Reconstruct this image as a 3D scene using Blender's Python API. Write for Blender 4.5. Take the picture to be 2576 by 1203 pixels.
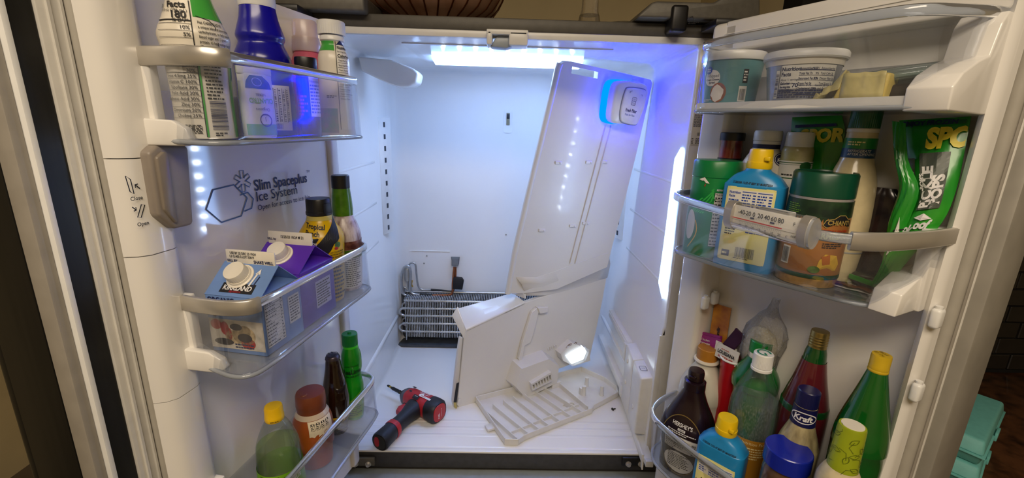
import bpy, bmesh, math, random
from mathutils import Vector, Matrix
random.seed(7)
for o in list(bpy.data.objects): bpy.data.objects.remove(o)
SC = bpy.context.scene
COL = SC.collection
V = Vector
PI = math.pi
# ------------------------------------------------------------------ camera
CAM = V((-.001, -1.0094, .8557)); PITCH, YAW, ROLL, FPX = .2546, .02104, .02868, 1104.
FW = V((math.sin(YAW)*math.cos(PITCH), math.cos(YAW)*math.cos(PITCH), -math.sin(PITCH)))
_rt = V((math.cos(YAW), -math.sin(YAW), 0)); _up = _rt.cross(FW)
RT = _rt*math.cos(ROLL)+_up*math.sin(ROLL); UP = -_rt*math.sin(ROLL)+_up*math.cos(ROLL)
cd = bpy.data.cameras.new('camera'); cam = bpy.data.objects.new('camera', cd); COL.objects.link(cam)
cam.matrix_world = Matrix(((RT.x, UP.x, -FW.x, CAM.x), (RT.y, UP.y, -FW.y, CAM.y), (RT.z, UP.z, -FW.z, CAM.z), (0, 0, 0, 1)))
cd.sensor_width = 36; cd.lens = FPX/2576*36; cd.clip_start = .01
SC.camera = cam
# ------------------------------------------------------------------ world, exposure, lights
SC.view_settings.view_transform = 'Standard'; SC.view_settings.look = 'None'
SC.view_settings.gamma = 1; SC.view_settings.use_curve_mapping = False
SC.view_settings.exposure = 0.12
w = bpy.data.worlds.new('world'); SC.world = w; w.use_nodes = True
w.node_tree.nodes['Background'].inputs[0].default_value = (.78, .66, .50, 1)
w.node_tree.nodes['Background'].inputs[1].default_value = .0
def area(name, loc, aim, sx, sy, power, col):
    l = bpy.data.lights.new(name, 'AREA'); l.shape = 'RECTANGLE'; l.size = sx; l.size_y = sy
    l.energy = power; l.color = col
    o = bpy.data.objects.new(name, l); COL.objects.link(o); o.location = loc
    o.rotation_euler = (V(aim)-V(loc)).to_track_quat('-Z', 'Y').to_euler()
    return o
WARM = (1, .84, .64); COLD = (.40, .58, 1)
area('kitchen_ceiling_lamp_offscreen', (-.05, -1.60, 1.74), (-.05, -1.60, 0), 1.3, .6, 30, WARM)

# ------------------------------------------------------------------ pixel -> space
def ray(px, py): return RT*((px-1288)/FPX)-UP*((py-601.5)/FPX)+FW
def onp(px, py, P, n):
    d = ray(px, py); return CAM+d*((V(P)-CAM).dot(n)/d.dot(n))
def atY(px, py, y): return onp(px, py, (0, y, 0), V((0, 1, 0)))
def atX(px, py, x): return onp(px, py, (x, 0, 0), V((1, 0, 0)))
def atZ(px, py, z): return onp(px, py, (0, 0, z), V((0, 0, 1)))
class Frame:
    def __init__(s, ang, p, opx):
        s.ang = math.radians(ang); c, q = math.cos(s.ang), math.sin(s.ang)
        s.x = V((c, q, 0)); s.y = V((-q, c, 0))
        s.O = onp(opx[0], opx[1], CAM+s.y*p, s.y); s.O.z = 0
        s.cx = (CAM-s.O).dot(s.x); s.cy = (CAM-s.O).dot(s.y)
    def P(s, px, py, v):
        A = onp(px, py, s.O+s.y*v, s.y); return V(((A-s.O).dot(s.x), v, A.z))
    def Z(s, px, py, z):
        A = atZ(px, py, z); return V(((A-s.O).dot(s.x), (A-s.O).dot(s.y), z))
    def W(s, x, y, z): return s.O+s.x*x+s.y*y+V((0, 0, z))
class World0(Frame):
    def __init__(s):
        s.ang = 0; s.x = V((1, 0, 0)); s.y = V((0, 1, 0)); s.O = V((0, 0, 0)); s.cx, s.cy = CAM.x, CAM.y
FL = Frame(79.6, .51, (850, 400))      # left door: x to the hinge, y into the door
FR = Frame(-64.4, .70, (1795, 290))    # right door: x to the free edge, y into the door
F0 = World0()

# ------------------------------------------------------------------ materials
def lin(h):
    h = h.lstrip('#'); c = [int(h[i:i+2], 16)/255 for i in (0, 2, 4)]
    return tuple(x/12.92 if x <= .04045 else ((x+.055)/1.055)**2.4 for x in c)
MATS = {}
def newmat(name):
    m = bpy.data.materials.new(name); m.use_nodes = True; nt = m.node_tree; nt.nodes.clear()
    out = nt.nodes.new('ShaderNodeOutputMaterial'); MATS[name] = m
    return m, nt, out
def mat(name, col, rough=.4, metal=0, var=.06, scale=40, bump=0, bscale=300, coat=0, sss=0, spec=.5, stretch=None, col2=None, trans=0):
    if name in MATS: return MATS[name]
    m, nt, out = newmat(name); N = nt.nodes; Lk = nt.links
    p = N.new('ShaderNodeBsdfPrincipled'); Lk.new(p.outputs[0], out.inputs[0])
    c = lin(col); c2 = lin(col2) if col2 else tuple(max(0, x*(1-var*2)) for x in c)
    tc = N.new('ShaderNodeTexCoord'); mp = N.new('ShaderNodeMapping'); Lk.new(tc.outputs['Object'], mp.inputs[0])
    if stretch: mp.inputs['Scale'].default_value = stretch
    nz = N.new('ShaderNodeTexNoise'); nz.inputs['Scale'].default_value = scale; nz.inputs['Detail'].default_value = 3
    Lk.new(mp.outputs[0], nz.inputs['Vector'])
    rp = N.new('ShaderNodeValToRGB'); rp.color_ramp.elements[0].color = (*c2, 1); rp.color_ramp.elements[1].color = (*c, 1)
    rp.color_ramp.elements[0].position = .25; rp.color_ramp.elements[1].position = .62
    Lk.new(nz.outputs['Fac'], rp.inputs[0]); Lk.new(rp.outputs[0], p.inputs['Base Color'])
    p.inputs['Roughness'].default_value = rough; p.inputs['Metallic'].default_value = metal
    p.inputs['Coat Weight'].default_value = coat; p.inputs['Specular IOR Level'].default_value = spec
    p.inputs['Coat Roughness'].default_value = .08
    if sss: p.inputs['Subsurface Weight'].default_value = sss; p.inputs['Subsurface Scale'].default_value = .01
    if trans: p.inputs['Transmission Weight'].default_value = trans
    if bump:
        b = N.new('ShaderNodeBump'); b.inputs['Strength'].default_value = bump; b.inputs['Distance'].default_value = .001
        n2 = N.new('ShaderNodeTexNoise'); n2.inputs['Scale'].default_value = bscale; Lk.new(mp.outputs[0], n2.inputs['Vector'])
        Lk.new(n2.outputs['Fac'], b.inputs['Height']); Lk.new(b.outputs[0], p.inputs['Normal'])
    return m
def clear(name, tint='#ffffff', body=.05, rough=.06, edge=.55, bodycol='#dfe4ea', noise=0, bump=0):
    """thin clear plastic or glass: see-through face on, reflecting at grazing angles, with a faint body colour"""
    if name in MATS: return MATS[name]
    m, nt, out = newmat(name); N = nt.nodes; Lk = nt.links
    tr = N.new('ShaderNodeBsdfTransparent'); tr.inputs[0].default_value = (*lin(tint), 1)
    p = N.new('ShaderNodeBsdfPrincipled'); p.inputs['Base Color'].default_value = (*lin(bodycol), 1); p.inputs['Roughness'].default_value = rough
    g = N.new('ShaderNodeBsdfGlossy'); g.inputs['Roughness'].default_value = rough
    lw = N.new('ShaderNodeLayerWeight'); lw.inputs['Blend'].default_value = .25
    mr = N.new('ShaderNodeMapRange'); mr.inputs['To Min'].default_value = .03; mr.inputs['To Max'].default_value = edge
    Lk.new(lw.outputs['Fresnel'], mr.inputs['Value'])
    m1 = N.new('ShaderNodeMixShader'); m1.inputs[0].default_value = body
    if noise:
        nz = N.new('ShaderNodeTexNoise'); nz.inputs['Scale'].default_value = noise; nz.inputs['Detail'].default_value = 4
        r2 = N.new('ShaderNodeMapRange'); r2.inputs['From Min'].default_value = .45; r2.inputs['From Max'].default_value = .7
        r2.inputs['To Min'].default_value = body*.6; r2.inputs['To Max'].default_value = min(1, body*1.6+.05)
        Lk.new(nz.outputs['Fac'], r2.inputs['Value']); Lk.new(r2.outputs[0], m1.inputs[0])
    if bump:
        n3 = N.new('ShaderNodeTexNoise'); n3.inputs['Scale'].default_value = 60
        b = N.new('ShaderNodeBump'); b.inputs['Strength'].default_value = bump; b.inputs['Distance'].default_value = .004
        Lk.new(n3.outputs['Fac'], b.inputs['Height']); Lk.new(b.outputs[0], g.inputs['Normal']); Lk.new(b.outputs[0], p.inputs['Normal'])
    m2 = N.new('ShaderNodeMixShader')
    Lk.new(tr.outputs[0], m1.inputs[1]); Lk.new(p.outputs[0], m1.inputs[2])
    Lk.new(mr.outputs[0], m2.inputs[0]); Lk.new(m1.outputs[0], m2.inputs[1]); Lk.new(g.outputs[0], m2.inputs[2])
    Lk.new(m2.outputs[0], out.inputs[0])
    return m
def glow(name, col, strength):
    if name in MATS: return MATS[name]
    m, nt, out = newmat(name); e = nt.nodes.new('ShaderNodeEmission')
    e.inputs[0].default_value = (*col, 1); e.inputs[1].default_value = strength
    nt.links.new(e.outputs[0], out.inputs[0]); return m

# ------------------------------------------------------------------ mesh helpers
def obj(name, vf, m, parent=None, smooth=40, loc=None, rot=None, solid=0, kind=None, label=None):
    v, f = vf
    me = bpy.data.meshes.new(name); me.from_pydata([tuple(p) for p in v], [], f); me.validate(); me.update()
    o = bpy.data.objects.new(name, me); COL.objects.link(o); me.materials.append(m)
    if smooth:
        me.polygons.foreach_set('use_smooth', [True]*len(me.polygons)); me.set_sharp_from_angle(angle=math.radians(smooth))
    if parent: o.parent = parent
    if loc is not None: o.location = loc
    if rot is not None: o.rotation_euler = rot
    if solid:
        s = o.modifiers.new('thickness', 'SOLIDIFY'); s.thickness = solid; s.offset = 0
    if kind: o['kind'] = kind
    if label: o['label'] = label
    return o
def join(*parts):
    v, f = [], []
    for a, b in parts:
        n = len(v); v += [V(p) for p in a]; f += [[i+n for i in q] for q in b]
    return v, f
def xf(vf, M=None, loc=None, rz=0, rx=0, ry=0):
    if M is None: M = Matrix.Translation(V(loc or (0, 0, 0))) @ Matrix.Rotation(rz, 4, 'Z') @ Matrix.Rotation(ry, 4, 'Y') @ Matrix.Rotation(rx, 4, 'X')
    return [M @ V(p) for p in vf[0]], vf[1]
def frm(bm):
    bm.verts.index_update(); r = [v.co.copy() for v in bm.verts], [[v.index for v in f.verts] for f in bm.faces]; bm.free(); return r
def box(x0, x1, y0, y1, z0, z1, bev=0, seg=2):
    bm = bmesh.new(); bmesh.ops.create_cube(bm, size=1)
    for v in bm.verts: v.co = V((x0+(v.co.x+.5)*(x1-x0), y0+(v.co.y+.5)*(y1-y0), z0+(v.co.z+.5)*(z1-z0)))
    if bev: bmesh.ops.bevel(bm, geom=bm.edges[:], offset=bev, segments=seg, profile=.5, affect='EDGES')
    return frm(bm)
def hexa(b, t, bev=0, seg=2):
    """solid from four bottom and four top corners"""
    bm = bmesh.new(); q = [bm.verts.new(p) for p in list(b)+list(t)]
    for f in ((3, 2, 1, 0), (4, 5, 6, 7), (0, 1, 5, 4), (1, 2, 6, 5), (2, 3, 7, 6), (3, 0, 4, 7)): bm.faces.new([q[i] for i in f])
    bmesh.ops.recalc_face_normals(bm, faces=bm.faces[:])
    if bev: bmesh.ops.bevel(bm, geom=bm.edges[:], offset=bev, segments=seg, profile=.5, affect='EDGES')
    return frm(bm)
def prism(pts, ext, bev=0, seg=2):
    """extrude a 3-D polygon along vector ext"""
    bm = bmesh.new(); e = V(ext); n = len(pts)
    a = [bm.verts.new(V(p)) for p in pts]; b = [bm.verts.new(V(p)+e) for p in pts]
    bm.faces.new(a[::-1]); bm.faces.new(b)
    for i in range(n): bm.faces.new((a[i], a[(i+1) % n], b[(i+1) % n], b[i]))
    bmesh.ops.recalc_face_normals(bm, faces=bm.faces[:])
    if bev: bmesh.ops.bevel(bm, geom=bm.edges[:], offset=bev, segments=seg, profile=.5, affect='EDGES')
    return frm(bm)
def loft(rings, cap0=True, cap1=True, closed=True):
    n = len(rings[0]); v = [V(p) for r in rings for p in r]; f = []
    for i in range(len(rings)-1):
        for j in range(n if closed else n-1):
            k = (j+1) % n; f.append([i*n+j, i*n+k, (i+1)*n+k, (i+1)*n+j])
    if cap0: f.append(list(range(n))[::-1])
    if cap1: f.append([(len(rings)-1)*n+j for j in range(n)])
    return v, f
def cr(pts, k=4, closed=False):
    """Catmull-Rom resample of tuples"""
    P = [tuple(p) for p in pts]; n = len(P); out = []
    for i in range(n if closed else n-1):
        p0, p1, p2, p3 = (P[(i-1) % n] if closed or i else P[0]), P[i], P[(i+1) % n], (P[(i+2) % n] if closed or i+2 < n else P[-1])
        for s in range(k):
            t = s/k
            out.append(tuple(.5*(2*b+(c-a)*t+(2*a-5*b+4*c-d)*t*t+(3*b-a-3*c+d)*t**3) for a, b, c, d in zip(p0, p1, p2, p3)))
    if not closed: out.append(P[-1])
    return out
def tube(path, r, n=8, closed=False, caps=True):
    P = [V(p) for p in path]; m = len(P); rings = []
    t = (P[1]-P[0]).normalized(); a = t.orthogonal().normalized()
    for i in range(m):
        if closed: t = (P[(i+1) % m]-P[i-1]).normalized()
        else: t = (P[min(i+1, m-1)]-P[max(i-1, 0)]).normalized()
        a = (a-t*a.dot(t)).normalized(); b = t.cross(a)
        rr = r[i] if isinstance(r, (list, tuple)) else r
        rings.append([P[i]+a*math.cos(2*PI*j/n)*rr+b*math.sin(2*PI*j/n)*rr for j in range(n)])
    if closed: rings.append(rings[0]); return loft(rings, False, False)
    return loft(rings, caps, caps)
def ribbon(path, h, th, closed=False):
    """flat vertical bar (height h, thickness th) swept along a nearly level path"""
    P = [V(p) for p in path]; m = len(P); rings = []
    for i in range(m):
        t = (P[(i+1) % m]-P[i-1]) if closed else (P[min(i+1, m-1)]-P[max(i-1, 0)])
        t.z = 0; t.normalize(); nn = V((t.y, -t.x, 0)); b = min(h, th)*.25
        prof = [(-th/2, -h/2+b), (-th/2+b, -h/2), (th/2-b, -h/2), (th/2, -h/2+b), (th/2, h/2-b), (th/2-b, h/2), (-th/2+b, h/2), (-th/2, h/2-b)]
        rings.append([P[i]+nn*q+V((0, 0, z)) for q, z in prof])
    if closed: rings.append(rings[0]); return loft(rings, False, False)
    return loft(rings)
def cyl(p0, p1, r, n=16, r2=None): return tube([p0, p1], [r, r if r2 is None else r2], n)
def rrect(x0, x1, z0, z1, r, n=5):
    out = []
    for cx, cz, a in ((x1-r, z1-r, 0), (x0+r, z1-r, PI/2), (x0+r, z0+r, PI), (x1-r, z0+r, 3*PI/2)):
        out += [(cx+r*math.cos(a+i*PI/2/n), cz+r*math.sin(a+i*PI/2/n)) for i in range(n+1)]
    return out
# body of roughly elliptical / boxy cross-section
class Body:
    def __init__(s, secs):       # (z, rx, ry, e)
        s.S = [(q[0], q[1], q[2] if len(q) > 2 else q[1], q[3] if len(q) > 3 else 2) for q in secs]
    def at(s, z):
        S = s.S
        up = S[-1][0] > S[0][0]
        for a, b in zip(S, S[1:]):
            lo, hi = (a, b) if up else (b, a)
            if lo[0] <= z <= hi[0]:
                t = 0 if hi[0] == lo[0] else (z-lo[0])/(hi[0]-lo[0])
                return tuple(p+(q-p)*t for p, q in zip(lo[1:], hi[1:]))
        return (S[0] if abs(z-S[0][0]) < abs(z-S[-1][0]) else S[-1])[1:]
    def surf(s, th, z, off=0):
        rx, ry, e = s.at(z); c, q = math.cos(th), math.sin(th)
        r = (abs(c/rx)**e+abs(q/ry)**e)**(-1/e)+off
        return V((r*c, r*q, z))
    def mesh(s, n=40, rib=0, nrib=0):
        rings = []
        for z, rx, ry, e in s.S:
            R = []
            for j in range(n):
                th = 2*PI*j/n; c, q = math.cos(th), math.sin(th)
                r = (abs(c/rx)**e+abs(q/ry)**e)**(-1/e)
                if rib: r -= rib*(j % 2)
                R.append((r*c, r*q, z))
            rings.append(R)
        return loft(rings)
    def part(s, name, m, T, n=40, rib=0, smooth=40, **k): return obj(name, s.mesh(n, rib), m, T, smooth, **k)
    def band(s, name, m, T, z0, z1, a0=-180, a1=180, off=.0004, na=None, nz=10, **k):
        na = na or max(6, int(abs(a1-a0)/9)); rings = []
        for i in range(nz+1):
            z = z0+(z1-z0)*i/nz
            rings.append([s.surf(math.radians(a0+(a1-a0)*j/na-90), z, off) for j in range(na+1)])
        return obj(name, loft(rings, False, False, False), m, T, 40, **k)
    def wrap(s, ang=0):
        a = math.radians(ang-90)
        return lambda x, z, off: s.surf(a+x/max(.005, s.at(z)[0]), z, off)
    def front(s):
        def f(x, z, off):
            rx, ry, e = s.at(z); t = min(.985, abs(x/rx)); return V((x, -ry*(1-t**e)**(1/e)-off, z))
        return f
def smp(secs, k=4):
    secs = [tuple(list(q)+([q[1]] if len(q) < 3 else [])+([2] if len(q) < 4 else [])) for q in secs]
    return cr(secs, k)
def rounded_base(secs, r=.004):
    """add a small rounded foot below the first section"""
    z, rx, ry, e = (list(secs[0])+[secs[0][1], 2])[:4] if len(secs[0]) < 4 else secs[0]
    return [(z, rx-r, ry-r, e), (z+r*.3, rx-r*.3, ry-r*.3, e), (z+r, rx, ry, e)]+[q for q in secs if q[0] > z+r*1.5]
def ridged_cap(T, m, r, z0, z1, ridges=36, rib=.0006, name='cap', r1=None, off=(0, 0)):
    r1 = r1 or r; n = ridges*2; c = .0012; rings = []
    for z, q, k in ((z0, r, 1), (z0+.001, r, 1), (z1-c*2, r1, 1), (z1-c, r1-.0003, 0), (z1, r1-c*1.2, 0), (z1, r1*.3, 0)):
        rings.append([(off[0]+(q-rib*k*(j % 2))*math.cos(2*PI*j/n), off[1]+(q-rib*k*(j % 2))*math.sin(2*PI*j/n), z) for j in range(n)])
    return obj(name, loft(rings), m, T, 35)

# ------------------------------------------------------------------ things
def tag(o, label, cat, group=None):
    o['label'] = label; o['category'] = cat
    if group: o['group'] = group
    return o
def thing(name, label, cat, loc=(0, 0, 0), rz=0, group=None, F=None):
    o = bpy.data.objects.new(name, None); COL.objects.link(o); o.empty_display_size = .02
    loc = V(loc)
    if F: loc = F.W(*loc); rz = rz+F.ang
    o.location = loc; o.rotation_euler = (0, 0, rz)
    return tag(o, label, cat, group)

# silhouette read from the photograph: (row, left, right) at depth v of a frame
class Sil:
    def __init__(s, F, v, tr, zb=None, ratio=None):
        s.F, s.v = F, v; q = []
        for y, xl, xr in tr:
            a, b = F.P(xl, y, v), F.P(xr, y, v); q.append([(a.z+b.z)/2, (b.x-a.x)/2, (a.x+b.x)/2])
        s.x = sum(k[2] for k in q)/len(q)
        dx, dy = s.x-F.cx, v-F.cy; s.k = dy/math.hypot(dx, dy)
        s.zb = zb if zb is not None else min(k[0] for k in q)
        s.prof = sorted((max(0, k[0]-s.zb), k[1]*s.k) for k in q)
    def z(s, py, px=None):
        px = px if px is not None else 0
        return s.F.P(px, py, s.v).z-s.zb
    def face(s):    # rotation (degrees about the axis) that turns the front to the camera
        return math.degrees(math.atan2(s.x-s.F.cx, s.v-s.F.cy))*-1
    def thing(s, name, label, cat, group=None, rz=0):
        return thing(name, label, cat, (s.x, s.v, s.zb), rz, group, s.F)

# ------------------------------------------------------------------ print (flat ink on a surface)
_TX = {}
def text2d(t, size, bold=0, narrow=1, align='LEFT', spacing=1):
    key = (t, bold, spacing)
    if key not in _TX:
        cu = bpy.data.curves.new('t', 'FONT'); cu.body = t; cu.size = 1; cu.offset = bold; cu.space_character = spacing; cu.resolution_u = 3
        o = bpy.data.objects.new('t', cu); COL.objects.link(o)
        dg = bpy.context.evaluated_depsgraph_get(); ev = o.evaluated_get(dg); me = ev.to_mesh()
        _TX[key] = ([(v.co.x, v.co.y) for v in me.vertices], [list(p.vertices) for p in me.polygons])
        ev.to_mesh_clear(); bpy.data.objects.remove(o); bpy.data.curves.remove(cu)
    v, f = _TX[key]
    if not v: return [], []
    x0, x1 = min(p[0] for p in v), max(p[0] for p in v)
    dx = {'LEFT': -x0, 'CENTER': -(x0+x1)/2, 'RIGHT': -x1}[align]
    return [((p[0]+dx)*size*narrow, p[1]*size) for p in v], f
class Print:
    def __init__(s, T, fn, name='print', lift=.0006): s.T, s.fn, s.name, s.lift, s.M = T, fn, name, lift, {}
    def add(s, v2, f, m, lv=1):
        V2, F2 = s.M.setdefault(m.name, ([], [])); n = len(V2)
        V2 += [s.fn(x, z, s.lift+.00025*lv) for x, z in v2]; F2 += [[i+n for i in q] for q in f]
        return s
    def text(s, t, x, z, size, m, lv=2, bold=0, narrow=1, align='LEFT', rot=0, spacing=1, shear=0):
        v, f = text2d(t, size, bold, narrow, align, spacing); c, q = math.cos(rot), math.sin(rot)
        return s.add([(x+(a+shear*b)*c-b*q, z+(a+shear*b)*q+b*c) for a, b in v], f, m, lv)
    def rect(s, x0, x1, z0, z1, m, lv=1, nx=None, nz=None):
        nx = nx or max(1, int(abs(x1-x0)/.004)); nz = nz or max(1, int(abs(z1-z0)/.004))
        v = [(x0+(x1-x0)*i/nx, z0+(z1-z0)*j/nz) for j in range(nz+1) for i in range(nx+1)]
        f = [[j*(nx+1)+i, j*(nx+1)+i+1, (j+1)*(nx+1)+i+1, (j+1)*(nx+1)+i] for j in range(nz) for i in range(nx)]
        return s.add(v, f, m, lv)
    def strip(s, rows, m, lv=1, nz=8):       # rows of (x, z0, z1)
        v = [(x, a+(b-a)*j/nz) for x, a, b in rows for j in range(nz+1)]; n = nz+1
        f = [[i*n+j, (i+1)*n+j, (i+1)*n+j+1, i*n+j+1] for i in range(len(rows)-1) for j in range(nz)]
        return s.add(v, f, m, lv)
    def poly(s, pts, m, lv=1):
        c = (sum(p[0] for p in pts)/len(pts), sum(p[1] for p in pts)/len(pts)); n = len(pts)
        rings = [1, .75, .5, .25]; v = [(c[0]+(p[0]-c[0])*k, c[1]+(p[1]-c[1])*k) for k in rings for p in pts]+[c]
        f = [[k*n+i, k*n+(i+1) % n, (k+1)*n+(i+1) % n, (k+1)*n+i] for k in range(3) for i in range(n)]
        f += [[3*n+i, 3*n+(i+1) % n, 4*n] for i in range(n)]
        return s.add(v, f, m, lv)
    def disc(s, x, z, rx, rz, m, lv=1, n=24): return s.poly([(x+rx*math.cos(2*PI*i/n), z+rz*math.sin(2*PI*i/n)) for i in range(n)], m, lv)
    def line(s, pts, w, m, lv=2, closed=False):
        n = len(pts); v, f = [], []
        for i in range(n):
            a = pts[i-1] if (i or closed) else pts[0]; b = pts[(i+1) % n] if (i < n-1 or closed) else pts[-1]
            dx, dz = b[0]-a[0], b[1]-a[1]; L = math.hypot(dx, dz) or 1
            v += [(pts[i][0]-dz/L*w/2, pts[i][1]+dx/L*w/2), (pts[i][0]+dz/L*w/2, pts[i][1]-dx/L*w/2)]
        for i in range(n if closed else n-1):
            k = (i+1) % n; f.append([2*i, 2*i+1, 2*k+1, 2*k])
        return s.add(v, f, m, lv)
    def fine(s, x0, x1, z0, z1, rows, m, lv=2, fill=.5, seed=1):     # print too small to read
        rd = random.Random(seed); dz = (z1-z0)/rows
        for r in range(rows):
            x = x0; z = z0+dz*r+dz*(1-fill)/2
            end = x1-(x1-x0)*(rd.random()*.35 if rd.random() < .4 else 0)
            while x < end-.0008:
                L = min(rd.uniform(.0012, .0055), end-x); s.rect(x, x+L, z, z+dz*fill, m, lv, nx=max(1, int(L/.003)), nz=1); x += L+.0009
        return s
    def bars(s, x0, x1, z0, z1, m, n=26, lv=2, horiz=False, seed=2):
        rd = random.Random(seed); a, b = (z0, z1) if horiz else (x0, x1); t = a; u = (b-a)/(n*1.9)
        while t < b:
            wd = u*rd.choice((.5, .8, 1.3))
            if horiz: s.rect(x0, x1, t, min(b, t+wd), m, lv, nz=1)
            else: s.rect(t, min(b, t+wd), z0, z1, m, lv, nx=1, nz=4)
            t += wd+u*rd.choice((.6, .9, 1.3))
        return s
    def facts(s, x0, x1, z0, z1, ink, paper, lv=1, head='Nutrition Facts', rows=9, seed=3):
        s.rect(x0, x1, z0, z1, paper, lv); h = z1-z0; w = x1-x0; m = w*.04
        for a, b, c, d in ((x0, x1, z0, z0+.0004), (x0, x1, z1-.0004, z1), (x0, x0+.0004, z0, z1), (x1-.0004, x1, z0, z1)): s.rect(a, b, c, d, ink, lv+1)
        t = min(h*.13, w*.135); s.text(head, x0+m, z1-t*1.05, t, ink, lv+1, bold=.02)
        zz = z1-t*1.3; dz = (zz-z0)/(rows+.3); rd = random.Random(seed)
        for r in range(rows):
            z = zz-dz*(r+1); s.rect(x0+m, x1-m, z+dz*.86, z+dz*.86+(.0009 if r in (1, 3) else .0003), ink, lv+1)
            s.fine(x0+m, x0+w*rd.uniform(.45, .72), z+dz*.12, z+dz*.66, 1, ink, lv+1, .75, seed+r); s.fine(x1-w*.16, x1-m, z+dz*.12, z+dz*.66, 1, ink, lv+1, .75, seed+r+50)
        return s
    def done(s):
        for k, (v, f) in s.M.items():
            if v: obj(s.name, (v, f), MATS[k], s.T, 0)
def plane_map(O, X, Z, N): O, X, Z, N = V(O), V(X), V(Z), V(N); return lambda x, z, off: O+X*x+Z*z+N*off
# ================================================================== materials used all over
m_liner = mat('liner_white', '#efefee', .22, var=.015, scale=6, coat=.35)
m_doorl = mat('door_liner_white', '#ece9e4', .20, var=.02, scale=8, coat=.4)
m_white = mat('white_plastic', '#e9e9e7', .32, var=.03)
m_white2 = mat('matte_white_plastic', '#dfe0e0', .5, var=.04, bump=.1)
m_cream = mat('cream_gasket', '#d6d3cc', .45, var=.05)
m_greyg = mat('grey_gasket', '#aaa59b', .5, var=.05)
m_steel = mat('dark_steel', '#33312c', .38, metal=.7, var=.12, scale=30, stretch=(8, 8, .4))
m_steelb = mat('grey_steel_edge', '#aaa69e', .42, metal=.35, var=.08, scale=20)
m_tan = mat('grey_tan_plastic', '#99938a', .45, var=.06)
m_black = mat('black_plastic', '#141416', .4, var=.2)
m_darkg = mat('dark_grey_metal', '#69665f', .5, metal=.3, var=.1, scale=80)
m_caseg = mat('case_grey', '#58554f', .5, metal=.2, var=.08, scale=60, bump=.15, bscale=500)
m_frame = mat('front_frame_grey', '#45454a', .5, metal=.2, var=.12, scale=70)
m_freez = mat('freezer_grey', '#a9b0b0', .45, metal=.2, var=.06, scale=50, bump=.2)
m_latch = mat('taupe_plastic', '#8f857b', .38, var=.05)
m_ink = mat('black_ink', '#17171a', .6, var=.05)
m_navy = mat('navy_ink', '#1d2552', .55, var=.05)
m_slate = mat('slate_blue_ink', '#4b6a94', .5, var=.05)
m_paper = mat('label_paper', '#e7e4dc', .5, var=.03)
m_chrome = mat('satin_trim', '#cdc8c0', .3, metal=.65, var=.06, scale=20)
m_clear = clear('clear_bin', '#fafbfd', .025, .05, .26, '#dfe6f2')
m_edge = clear('clear_bin_edge', '#e8edf4', .38, .10, .75, '#cfd6e0')
m_alu = mat('aluminium_tube', '#c3c6c8', .3, metal=.9, var=.1, scale=60)
m_fin = mat('aluminium_fin', '#ccd0d6', .4, metal=.2, var=.2, scale=90)
m_copper = mat('copper', '#b5704a', .32, metal=.9, var=.2, scale=60)
m_tape = mat('black_tape', '#16181d', .55, var=.2, bump=.3)
m_led = glow('led_white', (.80, .90, 1), 110)
m_lens = glow('led_lens', (.26, .47, 1), 13)
m_lens2 = glow('side_led_lens', (.30, .52, 1), 8)
m_lamp = glow('back_lamp', (.80, .91, 1), 4)
m_blue = glow('blue_led', (.0, .008, 1), 42)

# ================================================================== the room
def struct(name, vf, m, parent=None, smooth=0, **k):
    o = obj(name, vf, m, parent, smooth, **k)
    if not parent: o['kind'] = 'structure'
    return o
FZ = -.75
m_floor = mat('floor_tile', '#6a6055', .5, var=.2, scale=6)
m_wall = mat('cream_wall', '#d8c9a2', .8, var=.05, scale=5)
m_ceil = mat('ceiling_paint', '#d5c9b2', .9, var=.03)
struct('floor', box(-2.2, 2.4, -3, 1, FZ-.05, FZ), m_floor)
struct('ceiling', box(-2.2, 2.4, -3, 1, 1.78, 1.83), m_ceil)
struct('wall_front', box(-2.2, 2.4, -3.06, -3, FZ, 1.78), m_wall)
struct('wall_left', box(-2.26, -2.2, -3, .86, FZ, 1.78), m_wall)
struct('wall_side', box(2.4, 2.46, -3, .25, FZ, 1.78), m_wall)
struct('wall_alcove', box(.72, .76, .25, .86, FZ, 1.78), m_wall)
struct('wall_back', box(-2.2, .72, .80, .86, FZ, 1.78), m_wall)
struct('trim_1', join(box(-.10, .62, .785, .80, 1.172, 1.195, .004), box(-.10, .62, .775, .80, 1.21, 1.222, .003)), mat('cream_trim', '#c9b684', .6))
# dark tiled wall right of the fridge, laid as bricks
wr = struct('wall_right', box(.72, 2.4, .17, .25, FZ, 1.78), mat('dark_grout', '#0d0c0b', .9, var=.2))
tile_m = mat('black_tile', '#231f1c', .45, var=.25, scale=14, bump=.3, bscale=60)
tme = None; k = 0
for r in range(13):
    for c in range(11):
        x = .98+c*.102+(.051 if r % 2 else 0); z = .20+r*.052
        if tme is None:
            o = obj('tile', box(-.049, .049, -.006, .004, -.024, .024, .002, 1), tile_m, wr, 30); tme = o.data
        else:
            o = bpy.data.objects.new('tile', tme); COL.objects.link(o); o.parent = wr
        o.location = (x, .17+random.uniform(-.002, .002), z)
# counter with stone top
cu = thing('kitchen_counter', 'brown stone kitchen counter along the black tiled wall', 'counter', (1.45, -.2, FZ))
obj('counter_top', box(-.55, .9, -.42, .36, .88, .92, .006), mat('brown_granite', '#5b3a24', .25, var=.3, scale=30, col2='#1d120c', coat=.4), cu)
obj('cabinet_body', box(-.52, .9, -.38, .36, 0.0, .88, .004), mat('dark_cabinet', '#2a211a', .5, var=.15), cu)
for i in range(3): obj('cabinet_door', box(-.5+i*.46, -.06+i*.46, -.40, -.38, .14, .84, .006), mat('dark_cabinet_door', '#30261d', .45, var=.15), cu)
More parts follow.
